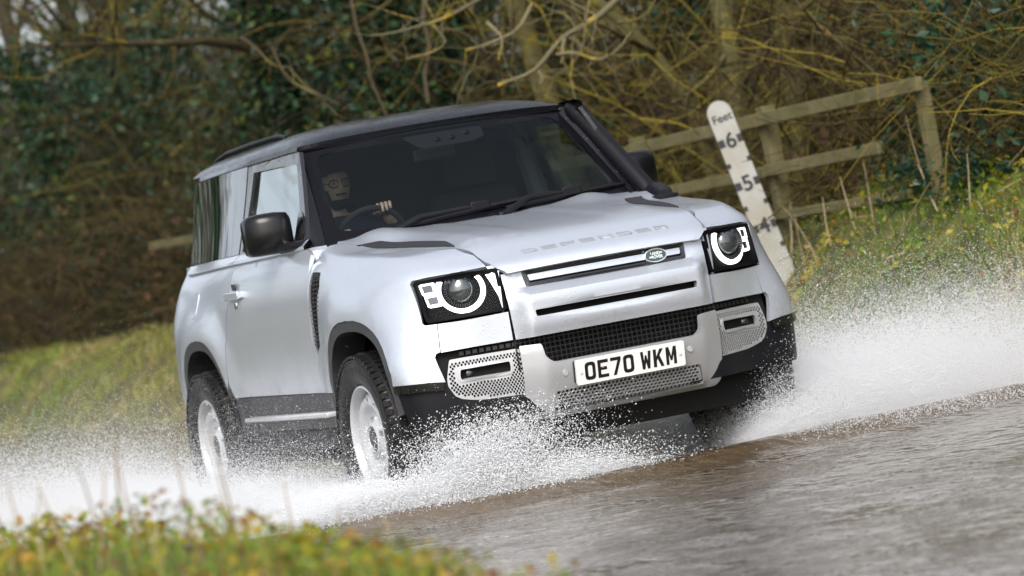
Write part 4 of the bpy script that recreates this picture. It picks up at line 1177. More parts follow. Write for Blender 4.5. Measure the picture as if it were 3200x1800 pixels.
nt.links.new(mg2.outputs[2], mxc.inputs[6]); mxc.inputs[7].default_value = (.34, .31, .285, 1)
nt.links.new(mxc.outputs[2], b.inputs['Base Color']); b.inputs['Roughness'].default_value = .06; b.inputs['IOR'].default_value = 1.33
mp = nt.nodes.new('ShaderNodeMapping'); mp.inputs['Scale'].default_value = (.8, 1.15, 1); nt.links.new(tc, mp.inputs['Vector'])
h1 = noise(nt, mp.outputs[0], 5.5, 2, .5, .6); h2 = noise(nt, mp.outputs[0], 17, 2, .5, .3); h3 = noise(nt, tc, .8, 2, .5)
ma = nt.nodes.new('ShaderNodeMath'); ma.operation = 'MULTIPLY_ADD'; ma.inputs[1].default_value = .45; nt.links.new(h2, ma.inputs[0]); nt.links.new(h1, ma.inputs[2])
am = nt.nodes.new('ShaderNodeMapRange'); am.inputs[1].default_value = .38; am.inputs[2].default_value = .62; am.inputs[3].default_value = .11; am.inputs[4].default_value = .70
nt.links.new(h3, am.inputs[0])
bp = nt.nodes.new('ShaderNodeBump'); bp.inputs['Distance'].default_value = .085
nt.links.new(am.outputs[0], bp.inputs['Strength']); nt.links.new(ma.outputs[0], bp.inputs['Height']); nt.links.new(bp.outputs[0], b.inputs['Normal'])
xw = np.concatenate([np.linspace(-60, -8, 80), np.linspace(-7.8, 9.0, 300)]); yw = np.linspace(-3.3, 4.3, 150)
X, Y = np.meshgrid(xw, yw, indexing='ij')
H = .012 * vnoise(X, Y, 2.2, 1) + .010 * vnoise(X, Y, 5.0, 2)
# low bow wave running out from the car's nose
front = 1.02 - .22 * np.abs(Y + .2) ** .9
H += .05 * np.exp(-((X - front) / .16) ** 2) * (1 - sm(2.0, 3.2, np.abs(Y))) + .014 * np.exp(-((X - front - .55) / .14) ** 2) * (1 - sm(1.5, 3.0, np.abs(Y)))
H -= .010 * np.exp(-((X - front - .30) / .16) ** 2)
Z = .055 + H * (1 - sm(6, 9, X) * .8)
V = np.stack([X, Y, Z], -1).reshape(-1, 3); ny = len(yw)
I = (np.arange(len(xw) - 1)[:, None] * ny + np.arange(ny - 1)[None]).ravel()
link('water', fast_mesh('water', V, np.stack([I, I + ny, I + ny + 1, I + 1], 1), mw, True), kind='structure')
# ------------------------------------------------------------------ vegetation
def tint_mat(name, stops, rough=.7, transl=0., lich=None):
    m, nt, b = new_mat(name); at = nt.nodes.new('ShaderNodeAttribute'); at.attribute_name = 'tint'
    c = ramp(nt, at.outputs['Fac'], stops)
    if lich:
        tc = nt.nodes.new('ShaderNodeTexCoord').outputs['Object']; f = noise(nt, tc, lich[0], 5, .65)
        mr = nt.nodes.new('ShaderNodeMapRange'); mr.inputs[1].default_value = lich[2]; mr.inputs[2].default_value = lich[2] + .10; nt.links.new(f, mr.inputs[0])
        mx = nt.nodes.new('ShaderNodeMix'); mx.data_type = 'RGBA'; nt.links.new(mr.outputs[0], mx.inputs[0]); nt.links.new(c, mx.inputs[6]); mx.inputs[7].default_value = (*lich[1], 1)
        c = mx.outputs[2]
    nt.links.new(c, b.inputs['Base Color']); b.inputs['Roughness'].default_value = rough
    b.inputs['Specular IOR Level'].default_value = .3
    if transl:
        out = nt.nodes['Material Output']; tr = nt.nodes.new('ShaderNodeBsdfTranslucent'); nt.links.new(c, tr.inputs[0])
        ms = nt.nodes.new('ShaderNodeMixShader'); ms.inputs[0].default_value = transl
        nt.links.new(b.outputs[0], ms.inputs[1]); nt.links.new(tr.outputs[0], ms.inputs[2]); nt.links.new(ms.outputs[0], out.inputs[0])
    return m
M['bark'] = tint_mat('bark', [(0, (.026, .020, .012)), (1, (.060, .048, .026))], .85, lich=(3.2, (.10, .085, .02), .54))
M['lichenbark'] = tint_mat('lichen_bark', [(0, (.10, .088, .05)), (1, (.17, .145, .075))], .85, lich=(4.0, (.34, .235, .018), .53))
M['olivebark'] = tint_mat('olive_bark', [(0, (.070, .064, .022)), (1, (.105, .092, .036))], .85, lich=(6.0, (.20, .155, .018), .56))
M['twig'] = tint_mat('twigs', [(0, (.013, .008, .004)), (.4, (.050, .036, .013)), (.7, (.105, .084, .018)), (1, (.24, .19, .022))], .85)
M['ivy'] = tint_mat('ivy_leaves', [(0, (.008, .024, .013)), (.5, (.020, .056, .028)), (.85, (.045, .105, .036)), (1, (.12, .14, .015))], .35, .15)
M['deadleaf'] = tint_mat('dead_leaves', [(0, (.045, .026, .014)), (1, (.13, .075, .035))], .8, .2)
M['grass'] = tint_mat('grass_blades', [(0, (.08, .16, .014)), (.40, (.17, .26, .028)), (.65, (.28, .25, .07)), (1, (.48, .37, .20))], .6, .3)
M['clover'] = tint_mat('ground_leaves', [(0, (.05, .13, .012)), (.35, (.13, .22, .016)), (.65, (.33, .29, .015)), (.85, (.36, .20, .03)), (1, (.16, .06, .035))], .5, .3)
M['straw'] = tint_mat('straw', [(0, (.20, .14, .075)), (1, (.42, .33, .22))], .8)
M['wood'] = pmat('weathered_wood', (.165, .135, .065), .85, bump=.5, bscale=40, col2=(.08, .078, .022), vscale=5)

def tubes(paths, radii, n=3):
    """paths (N, S, 3), radii (N, S) -> vertices, quads"""
    N, S, _ = paths.shape
    t = np.gradient(paths, axis=1); t /= np.linalg.norm(t, axis=2, keepdims=True) + 1e-9
    up = np.where(np.abs(t[..., 2:3]) < .9, np.array([0, 0, 1.]), np.array([1., 0, 0]))
    a = np.cross(t, up); a /= np.linalg.norm(a, axis=2, keepdims=True) + 1e-9; bb = np.cross(t, a)
    th = 2 * np.pi * np.arange(n) / n
    V = paths[:, :, None] + radii[:, :, None, None] * (a[:, :, None] * np.cos(th)[:, None] + bb[:, :, None] * np.sin(th)[:, None])
    base = (np.arange(N) * S * n)[:, None, None] + (np.arange(S - 1) * n)[None, :, None]
    k = np.arange(n)[None, None]; k2 = (k + 1) % n
    F = np.stack([base + k, base + k2, base + n + k2, base + n + k], -1).reshape(-1, 4)
    return V.reshape(-1, 3), F
def wander(start, direc, length, S, bend, rng, droop=0.):
    """many curved paths at once"""
    N = len(start); d = direc / (np.linalg.norm(direc, axis=1, keepdims=True) + 1e-9); P = [start]; p = start
    for s in range(S - 1):
        d = d + rng.normal(0, bend, (N, 3)) + np.array([0, 0, -droop]); d /= np.linalg.norm(d, axis=1, keepdims=True)
        p = p + d * (length[:, None] / (S - 1)); P.append(p)
    return np.stack(P, 1)
def leaf_quads(C, size, rng, flat=0.):
    """one bent quad pair... kept to a single folded diamond per leaf"""
    N = len(C); nrm = rng.normal(0, 1, (N, 3)); nrm[:, 2] += flat; nrm /= np.linalg.norm(nrm, axis=1, keepdims=True)
    a = np.cross(nrm, rng.normal(0, 1, (N, 3))); a /= np.linalg.norm(a, axis=1, keepdims=True); bb = np.cross(nrm, a)
    s = size[:, None]
    V = np.stack([C - a * s, C + bb * s * .55 + nrm * s * .12, C + a * s, C - bb * s * .55 + nrm * s * .12], 1).reshape(-1, 3)
    return V, np.arange(N * 4).reshape(N, 4)

class Tree:
    """trunk, limbs, twigs grown by repeated forking"""
    def __init__(s, seed, h, r, lean=(0, 0), levels=3, kids=(7, 6, 5), spread=.9, twl=1.0, droop=.02):
        g = np.random.default_rng(seed); s.g = g
        d = np.array([[lean[0], lean[1], 1.]]); S = 12
        p = wander(np.zeros((1, 3)), d, np.array([h]), S, .07, g); rr = r * (1 - .80 * np.linspace(0, 1, S) ** 1.1)[None]; rr[:, 0] *= 1.3
        s.parts = [(p, rr, 8)]; prev = (p, rr)
        L = h * .45
        for lv in range(levels):
            P, R = prev; N, S0, _ = P.shape; k = kids[lv]
            t = g.uniform(.22 if lv == 0 else .15, 1, (N, k)); ti = t * (S0 - 1); i0 = np.clip(ti.astype(int), 0, S0 - 2); f = (ti - i0)[..., None]
            n_ = np.arange(N)[:, None]; st = (P[n_, i0] * (1 - f) + P[n_, i0 + 1] * f).reshape(-1, 3)
            tg = (P[n_, i0 + 1] - P[n_, i0]).reshape(-1, 3); tg /= np.linalg.norm(tg, axis=1, keepdims=True)
            r0 = (R[n_, i0] * (1 - f[..., 0]) + R[n_, i0 + 1] * f[..., 0]).reshape(-1) * (.46 if lv == 0 else .6)
            dd = tg * .55 + g.normal(0, spread * .6, (len(st), 3)) + np.array([0, 0, .12])
            ln = L * g.uniform(.5, 1.2, len(st)) * (1 - .4 * t.reshape(-1)); S1 = 8 if lv == 0 else 6
            p = wander(st, dd, ln, S1, .16 + .05 * lv, g, droop); rr = np.maximum(r0[:, None] * (1 - .82 * np.linspace(0, 1, S1)[None]), .003)
            s.parts.append((p, rr, 5 if lv == 0 else 3)); prev = (p, rr); L *= .52 * twl
    def meshes(s, mats):
        """trunk mesh, limbs mesh, twigs mesh"""
        out = []
        for names, prt in (('trunk', s.parts[:1]), ('limbs', s.parts[1:2]), ('twigs', s.parts[2:])):
            V = []; F = []; T = []; o = 0
            for p, r, n in prt:
                v, f = tubes(p, r, n); V.append(v); F.append(f + o); o += len(v); T.append(np.repeat(s.g.random(len(p)), (p.shape[1] - 1) * n))
            m = mats[0] if names != 'twigs' else mats[1]
            out.append((names, fast_mesh(names, np.concatenate(V), np.concatenate(F), m, True, np.concatenate(T))))
        return out
    def ivy(s, n, size, rng, hmax=4.5):
        p = s.parts[0][0][0]; r = s.parts[0][1][0]
        t = rng.random(n) ** .8 * min(1, hmax / p[-1, 2]) * (len(p) - 1); i = np.clip(t.astype(int), 0, len(p) - 2); f = (t - i)[:, None]
        c = p[i] * (1 - f) + p[i + 1] * f; th = rng.uniform(0, 2 * np.pi, n); ro = r[i] + np.abs(rng.normal(0, .16, n)) * (1 + .8 * np.sin(3 * th + t))
        c = c + np.stack([np.cos(th) * ro, np.sin(th) * ro, rng.normal(0, .08, n)], 1)
        v, q = leaf_quads(c, rng.uniform(.6, 1.4, n) * size, rng, .5)
        return fast_mesh('ivy', v, q, M['ivy'], False, rng.random(n) ** 1.4)

tree_protos = []
for k, (h, r, lean, mats, iv, spread) in enumerate([
        (9.0, .14, (.05, .02), ('bark', 'twig'), 2600, .9), (8.0, .11, (-.12, .05), ('olivebark', 'twig'), 0, 1.0), (10., .19, (.08, -.06), ('bark', 'twig'), 5200, .8),
        (7.0, .09, (.22, -.05), ('olivebark', 'twig'), 700, 1.1), (8.5, .10, (-.2, .0), ('bark', 'twig'), 1500, 1.0)]):
    t = Tree(40 + k, h, r, lean, 3, (11, 8, 6), spread)
    ms = t.meshes((M[mats[0]], M[mats[1]]))
    if iv: ms.append(('ivy', t.ivy(iv, .055, np.random.default_rng(k))))
    tree_protos.append(ms)
KLBL = {0: ('ivy-wrapped bare tree in the dark wood behind the fence', 'ivy-wrapped trees in the wood'),
        1: ('slim olive-barked bare tree in the wood behind the fence', 'slim olive trees in the wood'),
        2: ('thick trunk smothered in dark ivy in the wood', 'thick ivy-smothered trees in the wood'),
        3: ('leaning bare sapling in the wood behind the fence', 'leaning saplings in the wood'),
        4: ('bent bare tree with some ivy in the wood', 'bent trees in the wood')}
def plant_tree(k, x, y, rz, sc, label=None, group=None, name='bare_tree', lbl=True):
    root = empty(name, label or KLBL[k][0], 'tree', (x, y, float(G(x, y)) - .05), None if label else KLBL[k][1])
    root.rotation_euler = (0, 0, rz); root.scale = (sc,) * 3
    for nm, me in tree_protos[k]: link(nm, me, root)
    return root
tr = random.Random(21)
ROW = []
for i in range(15): ROW.append((-46 + i * 3.25 + tr.uniform(-.9, .9), tr.uniform(6.2, 8.2)))
for i in range(13): ROW.append((-50 + i * 4.2 + tr.uniform(-1, 1), tr.uniform(9.0, 12.5)))
for i in range(7): ROW.append((-21 + i * 1.9 + tr.uniform(-.5, .5), tr.uniform(5.4, 6.3)))
for x, y in ROW:
    k = tr.choice((0, 2, 2, 4, 0) if x < -15 else (1, 3, 4, 1, 0))
    plant_tree(k, x, y, tr.uniform(0, 6.28), tr.uniform(.85, 1.2))
# trees on the near side of the road, seen mirrored in the car's glass and paint; far group unseen, added to darken the rear glass
NEAR = [(2, -9.5, -9.0, .4, 1.35), (0, -16.0, -12.5, 2.0, 1.2), (2, -27.0, -2.75, 5.0, 1.5), (3, -30.0, -8.4, 1.0, 1.05)] + [(2 * (k % 2), -58 - 3 * (k % 3), -9.0 + 1.7 * k, k * 1.3, 1.25) for k in range(9)]
for k, x, y, rz, sc in NEAR:
    far = x < -50
    o = plant_tree(k, x, y, rz, sc, 'unseen tree far behind the car, added to darken the rear glass reflection' if far else 'bare tree on the near verge, mirrored in the car windows', name='verge_tree')
    o['group'] = 'unseen trees added far down the lane' if far else 'trees on the near verge'

# ---- thicket between the trunks
g = np.random.default_rng(9)
def thicket(name, n, xr, yr, zmax, lmin, lmax, rad, tint, seed, kids=2, up=.6):
    g = np.random.default_rng(seed)
    x = g.uniform(*xr, n); y = g.uniform(*yr, n); z = G(x, y) + g.random(n) ** 1.5 * zmax
    d = g.normal(0, 1, (n, 3)); d[:, 2] = d[:, 2] * .7 + up
    p = wander(np.stack([x, y, z], 1), d, g.uniform(lmin, lmax, n), 7, .22, g, .02)
    r = g.uniform(.5, 1.5, n)[:, None] * rad * (1 - .8 * np.linspace(0, 1, 7)[None])
    V, F = tubes(p, np.maximum(r, .002), 3); T = np.repeat(np.clip(g.normal(*tint, n), 0, 1), 18)
    VV, FF, TT = [V], [F], [T]; o = len(V)
    if kids:
        i = g.integers(1, 6, (n, kids)); st = p[np.arange(n)[:, None], i].reshape(-1, 3); q = wander(st, np.repeat(d, kids, 0) + g.normal(0, .9, (n * kids, 3)), g.uniform(lmin, lmax, n * kids) * .5, 5, .25, g, .03)
        rr = np.repeat(g.uniform(.4, 1., n), kids)[:, None] * rad * .55 * (1 - .7 * np.linspace(0, 1, 5)[None]); v, f = tubes(q, np.maximum(rr, .0018), 3)
        VV.append(v); FF.append(f + o); TT.append(np.repeat(np.repeat(np.clip(T[::18], 0, 1), kids), 12))
    o = link(name, fast_mesh(name, np.concatenate(VV), np.concatenate(FF), M['twig'], True, np.concatenate(TT)), kind='stuff')
    return o
tag(thicket('undergrowth', 6000, (-52, -14), (5.6, 12), 3.8, .8, 2.4, .010, (.42, .22), 1), 'brown tangle of bare stems under the trees to the left', 'undergrowth')
tag(thicket('undergrowth', 7000, (-15, 6), (5.2, 11), 3.6, .7, 2.2, .0085, (.60, .26), 2), 'yellowish tangle of bare twigs behind the wooden fence', 'undergrowth')
tag(thicket('bramble', 1500, (-9, 4), (4.5, 5.9), 1.3, .5, 1.5, .007, (.45, .25), 3, 1, .3), 'dense brambles along the foot of the fence', 'brambles')
tag(thicket('bramble', 1500, (-46, -13), (4.6, 6.0), 1.5, .6, 1.8, .009, (.3, .2), 4, 1, .3), 'dead brambles on the bank behind the car', 'brambles')

def leaf_clumps(name, nclump, per, xr, yr, zr, size, spread, tint, seed, mat='ivy', flat=.3):
    g = np.random.default_rng(seed)
    cx = g.uniform(*xr, nclump); cy = g.uniform(*yr, nclump); cz = G(cx, cy) + zr[0] + g.random(nclump) ** 1.2 * (zr[1] - zr[0])
    C = np.repeat(np.stack([cx, cy, cz], 1), per, 0) + g.normal(0, 1, (nclump * per, 3)) * np.repeat(g.uniform(.4, 1.3, nclump), per)[:, None] * np.array(spread)
    V, F = leaf_quads(C, g.uniform(.6, 1.5, len(C)) * size, g, flat)
    T = np.clip(np.repeat(g.normal(tint[0], tint[1], nclump), per) + g.normal(0, .15, len(C)), 0, 1)
    return link(name, fast_mesh(name, V, F, M[mat], False, T), kind='stuff')
tag(leaf_clumps('ivy_foliage', 80, 55, (-24, -13), (5.8, 11), (.3, 3.6), .040, (.45, .3, .4), (.40, .2), 27), 'patches of ivy in the wood above the car roof', 'ivy')
tag(leaf_clumps('ivy_foliage', 460, 90, (-52, -24), (5.8, 11), (.3, 4.4), .043, (.42, .3, .40), (.36, .2), 5), 'dark glossy ivy leaves hanging through the wood to the left', 'ivy')
tag(leaf_clumps('ivy_foliage', 190, 60, (-14, 5), (5.6, 10), (.2, 3.6), .05, (.4, .3, .4), (.45, .2), 6), 'scattered ivy leaves among the twigs behind the fence', 'ivy')
tag(leaf_clumps('ivy_foliage', 150, 110, (-5.3, 3), (4.75, 6.0), (.0, 1.0), .038, (.28, .2, .24), (.40, .18), 7), 'thick green ivy covering the bank past the fence end', 'ivy')
tag(leaf_clumps('ivy_foliage', 22, 50, (-4.9, -3.7), (4.2, 4.6), (.0, .34), .022, (.14, .10, .08), (.30, .18), 17), 'ivy and bramble swallowing the last post of the fence', 'ivy')
tag(thicket('bramble', 900, (-5.4, 3), (4.6, 5.2), .9, .4, 1.2, .006, (.62, .25), 19, 2, .3), 'pale dead brambles tangled in the ivy past the fence end', 'brambles')
tag(leaf_clumps('dead_foliage', 300, 45, (-50, 2), (5.3, 9), (.0, 1.8), .05, (.5, .35, .3), (.4, .25), 8, 'deadleaf'), 'brown dead leaves caught in the undergrowth', 'dead leaves')
# far side of the wood
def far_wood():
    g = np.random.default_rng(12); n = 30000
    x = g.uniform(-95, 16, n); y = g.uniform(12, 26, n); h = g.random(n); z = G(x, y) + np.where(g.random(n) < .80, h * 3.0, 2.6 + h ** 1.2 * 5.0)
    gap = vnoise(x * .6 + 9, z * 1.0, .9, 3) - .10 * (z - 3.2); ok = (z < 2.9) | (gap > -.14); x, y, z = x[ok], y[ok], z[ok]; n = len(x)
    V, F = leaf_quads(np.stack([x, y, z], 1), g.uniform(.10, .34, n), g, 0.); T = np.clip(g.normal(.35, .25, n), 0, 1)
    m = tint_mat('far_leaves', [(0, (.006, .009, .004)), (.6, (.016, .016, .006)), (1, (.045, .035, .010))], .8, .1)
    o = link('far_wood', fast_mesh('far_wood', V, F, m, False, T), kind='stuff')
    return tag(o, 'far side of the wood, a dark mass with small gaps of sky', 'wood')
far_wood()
tag(thicket('far_stems', 2600, (-90, 14), (11, 20), 5.5, 1.2, 4.0, .024, (.35, .22), 13, 2, .8), 'dark stems deep in the wood', 'wood')

tag(leaf_clumps('far_wood', 500, 60, (-74, -60), (-14, 8), (0, 10), .16, (1.0, .9, .9), (.35, .25), 33, 'ivy'), 'unseen dark leaf clump far behind the car, added for its reflection', 'wood')  # out of view, added to give the rear quarter glass a dark reflection
# ---- grass and ground leaves
def blades(name, n, xr, yr, hmin, hmax, w, tint, seed, clump=.0, lean=.5):
    g = np.random.default_rng(seed); x = g.uniform(*xr, n * 2); y = g.uniform(*yr, n * 2)
    k = vnoise(x, y, 1.7, 2) + g.uniform(-.25, .5, n * 2) > -clump; x = x[k][:n]; y = y[k][:n]; n = len(x)
    z = G(x, y) - .01; keep = z > .04; x, y, z = x[keep], y[keep], z[keep]; n = len(x)
    h = g.uniform(hmin, hmax, n) * (1 + 1.2 * vnoise(x, y, 1.1, 3)); a = g.uniform(0, 2 * np.pi, n); ld = g.uniform(0, 2 * np.pi, n); l = g.uniform(.1, lean, n) * h
    P0 = np.stack([x, y, z], 1); sd = np.stack([np.cos(a), np.sin(a), np.zeros(n)], 1) * (w * g.uniform(.6, 1.4, n))[:, None]
    l1 = np.stack([np.cos(ld) * l * .35, np.sin(ld) * l * .35, h * .6], 1); l2 = np.stack([np.cos(ld) * l, np.sin(ld) * l, h * (1 - .25 * l / h)], 1)
    V = np.stack([P0 - sd, P0 + sd, P0 + l1 + sd * .7, P0 + l1 - sd * .7, P0 + l2 + sd * .12, P0 + l2 - sd * .12], 1).reshape(-1, 3)
    b = np.arange(n)[:, None] * 6; F = np.concatenate([b + np.array([[0, 1, 2, 3]]), b + np.array([[3, 2, 4, 5]])], 1).reshape(-1, 4)
    T = np.clip(tint[0] + tint[1] * 2.2 * vnoise(x, y, .8, 4) + g.normal(0, tint[1] * .6, n), 0, 1)
    return link(name, fast_mesh(name, V, F, M['grass'], False, np.repeat(T, 2)), kind='stuff')
tag(blades('bank_grass', 52000, (-13, 3.5), (3.1, 5.6), .04, .12, .0045, (.56, .36), 1, .05, 1.1), 'rough green and straw grass on the bank right of the gauge board', 'grass')
tag(blades('bank_grass', 30000, (-48, -12), (3.1, 5.8), .05, .15, .008, (.62, .25), 2, .05, 1.1), 'dull tussocky grass on the bank behind the car', 'grass')
tag(blades('verge_grass', 44000, (1.5, 11.5), (-6.2, -2.35), .04, .12, .003, (.62, .32), 3, .1, .9), 'short blurred grass on the foreground verge', 'grass')
def ground_leaves(name, n, xr, yr, size, tint, seed, lift=.10):
    g = np.random.default_rng(seed); x = g.uniform(*xr, n); y = g.uniform(*yr, n); k = vnoise(x, y, 2.2, 1) + g.uniform(-.35, .5, n) > 0; x, y = x[k], y[k]; n = len(x)
    z = G(x, y); kk = z > .12; x, y, z = x[kk], y[kk], z[kk]; n = len(x)
    C = np.stack([x, y, z + .02 + g.random(n) * lift * (1 + 1.5 * vnoise(x, y, 1.5, 3))], 1)
    V, F = leaf_quads(C, g.uniform(.5, 1.5, n) * size, g, 1.6); T = np.clip(tint[0] + tint[1] * 2.4 * vnoise(x, y, 1.3, 0) + g.normal(0, tint[1] * .7, n), 0, 1)
    return link(name, fast_mesh(name, V, F, M['clover'], False, T), kind='stuff')
tag(ground_leaves('verge_leaves', 60000, (2.0, 11.5), (-6.2, -2.4), .0135, (.60, .34), 4), 'low green and yellow leaves matting the foreground verge', 'ground cover')
tag(ground_leaves('bank_leaves', 16000, (-10, 3), (3.3, 5.6), .022, (.45, .3), 5, .12), 'small green leaves and moss in the bank grass', 'ground cover')
# ------------------------------------------------------------------ fence, gauge board, named trees, stems
_RM = np.array(_R); _CM = np.array([15.44133141, -5.97837866, 1.07898177]); _DS = 3200 / 2576
def at_depth(u, v, d):
    return _CM + (np.array([(u * _DS - 1600) / CAM_F, (v * _DS - 900) / CAM_F, 1.]) @ _RM) * d
fence = empty('wooden_fence', 'weathered three-rail wooden fence on the bank behind the gauge board', 'fence', (-6.6, 4.3, .8))
def fpart(mb, name):
    mb.V = [(v[0] + 6.6, v[1] - 4.3, v[2] - .8) for v in mb.V]; return mb.build(name, M['wood'], fence, smooth=False, bevel=.006)
fr = random.Random(4); PX = [-4.36 - 2.27 * k for k in range(9)]
for k, x in enumerate(PX[:7]):
    mb = MB(); mb.box((x + .0, 4.36, 1.10 + .02 * fr.random() + .02 * k * .5), ((.10, .10, 1.35) if k else (.075, .08, 1.20)), Matrix.Rotation(fr.uniform(-.02, .02), 3, 'Y')); fpart(mb, 'post')
def zt(x, z0): return z0 + (.012 if x > -9 else .012 + (-9 - x) * .014)
for z0, hh, x_end in ((1.69, .088, -4.24), (1.345, .078, -4.9), (1.035, .060, -4.6)):
    for k in range(8 if z0 > 1.6 else 5):
        xa = PX[k] if k else x_end; xb = PX[k + 1]
        mb = MB(); za, zb = zt(xa, z0) + fr.uniform(-.008, .008), zt(xb, z0) + fr.uniform(-.008, .008)
        ang = math.atan2(za - zb, xa - xb); mb.box(((xa + xb) / 2, 4.285 + fr.uniform(-.004, .004), (za + zb) / 2), (xa - xb - .006, .045, hh), Matrix.Rotation(-ang, 3, 'Y')); fpart(mb, 'rail')

# depth gauge board: white, leaning, with feet marks
top = at_depth(1812, 250, 24); bot = at_depth(1990, 700, 24); up = Vector(top - bot).normalized()
face = Vector((.93, -.36, 0)); face = (face - up * face.dot(up)).normalized(); right = up.cross(face).normalized()
if right.y < 0: right = -right
nrm = right.cross(up).normalized()
if nrm.x < 0: nrm = -nrm
mkw = pmat('board_white', (.37, .375, .37), .55, col2=(.28, .265, .21), vscale=3, bump=.1, bscale=30); mkb = pmat('board_black', (.012, .012, .014), .5)
o4, o5, o6 = [Vector(at_depth(*p, 24)) for p in ((1918, 572), (1880, 462), (1840, 355))]
org = o5; ft = .3048
gb = empty('depth_gauge', 'white depth gauge board in feet leaning by the fence', 'depth gauge', tuple(bot))
base = Vector(bot)
def gpt(a, h, o=0.): return org + right * a + up * h + nrm * o - base
hw = .0825
htop = (Vector(top) - org).dot(up); hbot = -1.35
out = [(-hw, hbot), (hw, hbot), (hw, htop - .085)] + [(hw * math.cos(t), htop - .085 + .085 * math.sin(t)) for t in np.linspace(.15, math.pi - .15, 12)] + [(-hw, htop - .085)]
frm = lambda o: (lambda P: np.array([list(gpt(p[0], p[1], o)) for p in P]))
mb = MB(); solid_poly(mb, out, frm(-.022), np.array(nrm) * .022); mb.build('board', mkw, gb, smooth=False)
mb = MB(); mb.box((0, 0, 0), (.04, .06, 1.5)); rm = Matrix((tuple(nrm), tuple(right), tuple(up))).transposed()
mb.V = [tuple(rm @ Vector(v) + gpt(0, -.55, -.045)) for v in mb.V]; mb.build('board_post', M['wood'], gb, smooth=False)
def mark(a0, a1, h0, h1):
    m2 = MB(); solid_poly(m2, [(a0, h0), (a1, h0), (a1, h1), (a0, h1)], frm(.0015), np.array(nrm) * .0012); m2.build('tick_mark', mkb, gb, smooth=False)
for kf in (-1, 0, 1):
    h = kf * ft; mark(-hw, -.040, h - .027, h + .027); mark(.048, hw, h - .027, h + .027)
    hh = h + ft / 2
    if kf == -1: mark(.058, hw, h - ft / 2 - .014, h - ft / 2 + .019)
    if kf < 1: mark(-hw, -.058, hh - .019, hh + .014); mark(.058, hw, hh - .014, hh + .019)
for txt, h, s in (('6', ft, .145), ('5', 0, .145), ('4', -ft, .145), ('Feet', ft * 1.53, .078)):
    c = gpt(.003, h, .002)
    to = text_obj('gauge_text', txt, s, mkb, gb, tuple(c), tuple(right), tuple(up), .0005, 1.0, .0035 if len(txt) == 1 else .0012)

# the lichen-covered tree by the fence, its leaning neighbour and their low boughs
def bough(name, parts, mat, label, cat, base_i=0):
    """parts: (name, depth, points in the photograph's frame, radius in metres start-end)"""
    root = None; g = np.random.default_rng(len(label))
    for nm, pts, r0, r1 in parts:
        P = np.array([at_depth(*p) for p in pts]); t = np.concatenate([[0], np.cumsum(np.linalg.norm(np.diff(P, axis=0), axis=1))])
        sp_ = spline(t, P) if len(P) > 2 else (lambda q: P[0] + (P[1] - P[0]) * (np.asarray(q) / t[-1])[..., None]); n = max(8, int(t[-1] / .09)); q = np.linspace(0, t[-1], n)
        Q = sp_(q) + np.stack([.012 * np.interp(np.arange(n), np.arange(0, n + 3, 3), g.normal(0, 1, len(np.arange(0, n + 3, 3)))) for _ in range(3)], 1)
        rr = np.linspace(r0, r1, n) * (1 + g.normal(0, .06, n))
        if root is None: root = empty(name, label, cat, tuple(Q[0]))
        v, f = tubes(Q[None] - Q[0 if False else 0] * 0 - np.array(root.location), rr[None], 8)
        me = fast_mesh(nm, v, f, M[mat], True, np.full(len(f), g.random())); link(nm, me, root)
        nt_ = int(t[-1] * 9)
        if nt_:
            ii = g.integers(2, n, nt_); dd = g.normal(0, 1, (nt_, 3)) + np.array([0, 0, .2]); pp = wander(Q[ii] - np.array(root.location), dd, g.uniform(.25, .95, nt_), 7, .25, g, .03)
            rt = np.minimum(rr[ii] * .4, .009)[:, None] * g.uniform(.5, 1.1, nt_)[:, None] * (1 - .75 * np.linspace(0, 1, 7)[None]); v, f = tubes(pp, np.maximum(rt, .0022), 4)
            link('twigs', fast_mesh('twigs', v, f, M[mat], True, np.repeat(g.random(nt_), 24)), root)
    return root
bough('lichen_tree', [
    ('trunk', [(1905, 560, 27.6), (1880, 400, 27.6), (1862, 260, 27.6), (1838, 130, 27.6), (1808, 0, 27.7), (1770, -160, 27.9), (1720, -380, 28.2)], .11, .05),
    ('limb', [(1866, 200, 27.5), (1915, 130, 27.3), (1985, 60, 27.2), (2050, -10, 27.0), (2120, -90, 26.8)], .032, .020),
    ('limb', [(1840, 130, 27.6), (1790, 190, 27.4), (1735, 235, 27.3), (1690, 260, 27.2)], .022, .010),
    ('limb', [(1985, 60, 27.2), (2060, 60, 26.8), (2130, 90, 26.6), (2200, 140, 26.4), (2235, 180, 26.3)], .014, .006),
    ('limb', [(1930, 130, 27.0), (2010, 135, 26.7), (2090, 150, 26.5), (2170, 175, 26.4)], .012, .006),
    ('limb', [(1960, 180, 27.0), (2050, 195, 26.6), (2130, 215, 26.4), (2200, 215, 26.3)], .010, .004),
    ('limb', [(1880, 330, 27.4), (1960, 260, 27.0), (2060, 210, 26.8), (2150, 215, 26.6)], .012, .005)], 'olivebark',
    'straight olive-green trunk rising behind the gauge board', 'tree')
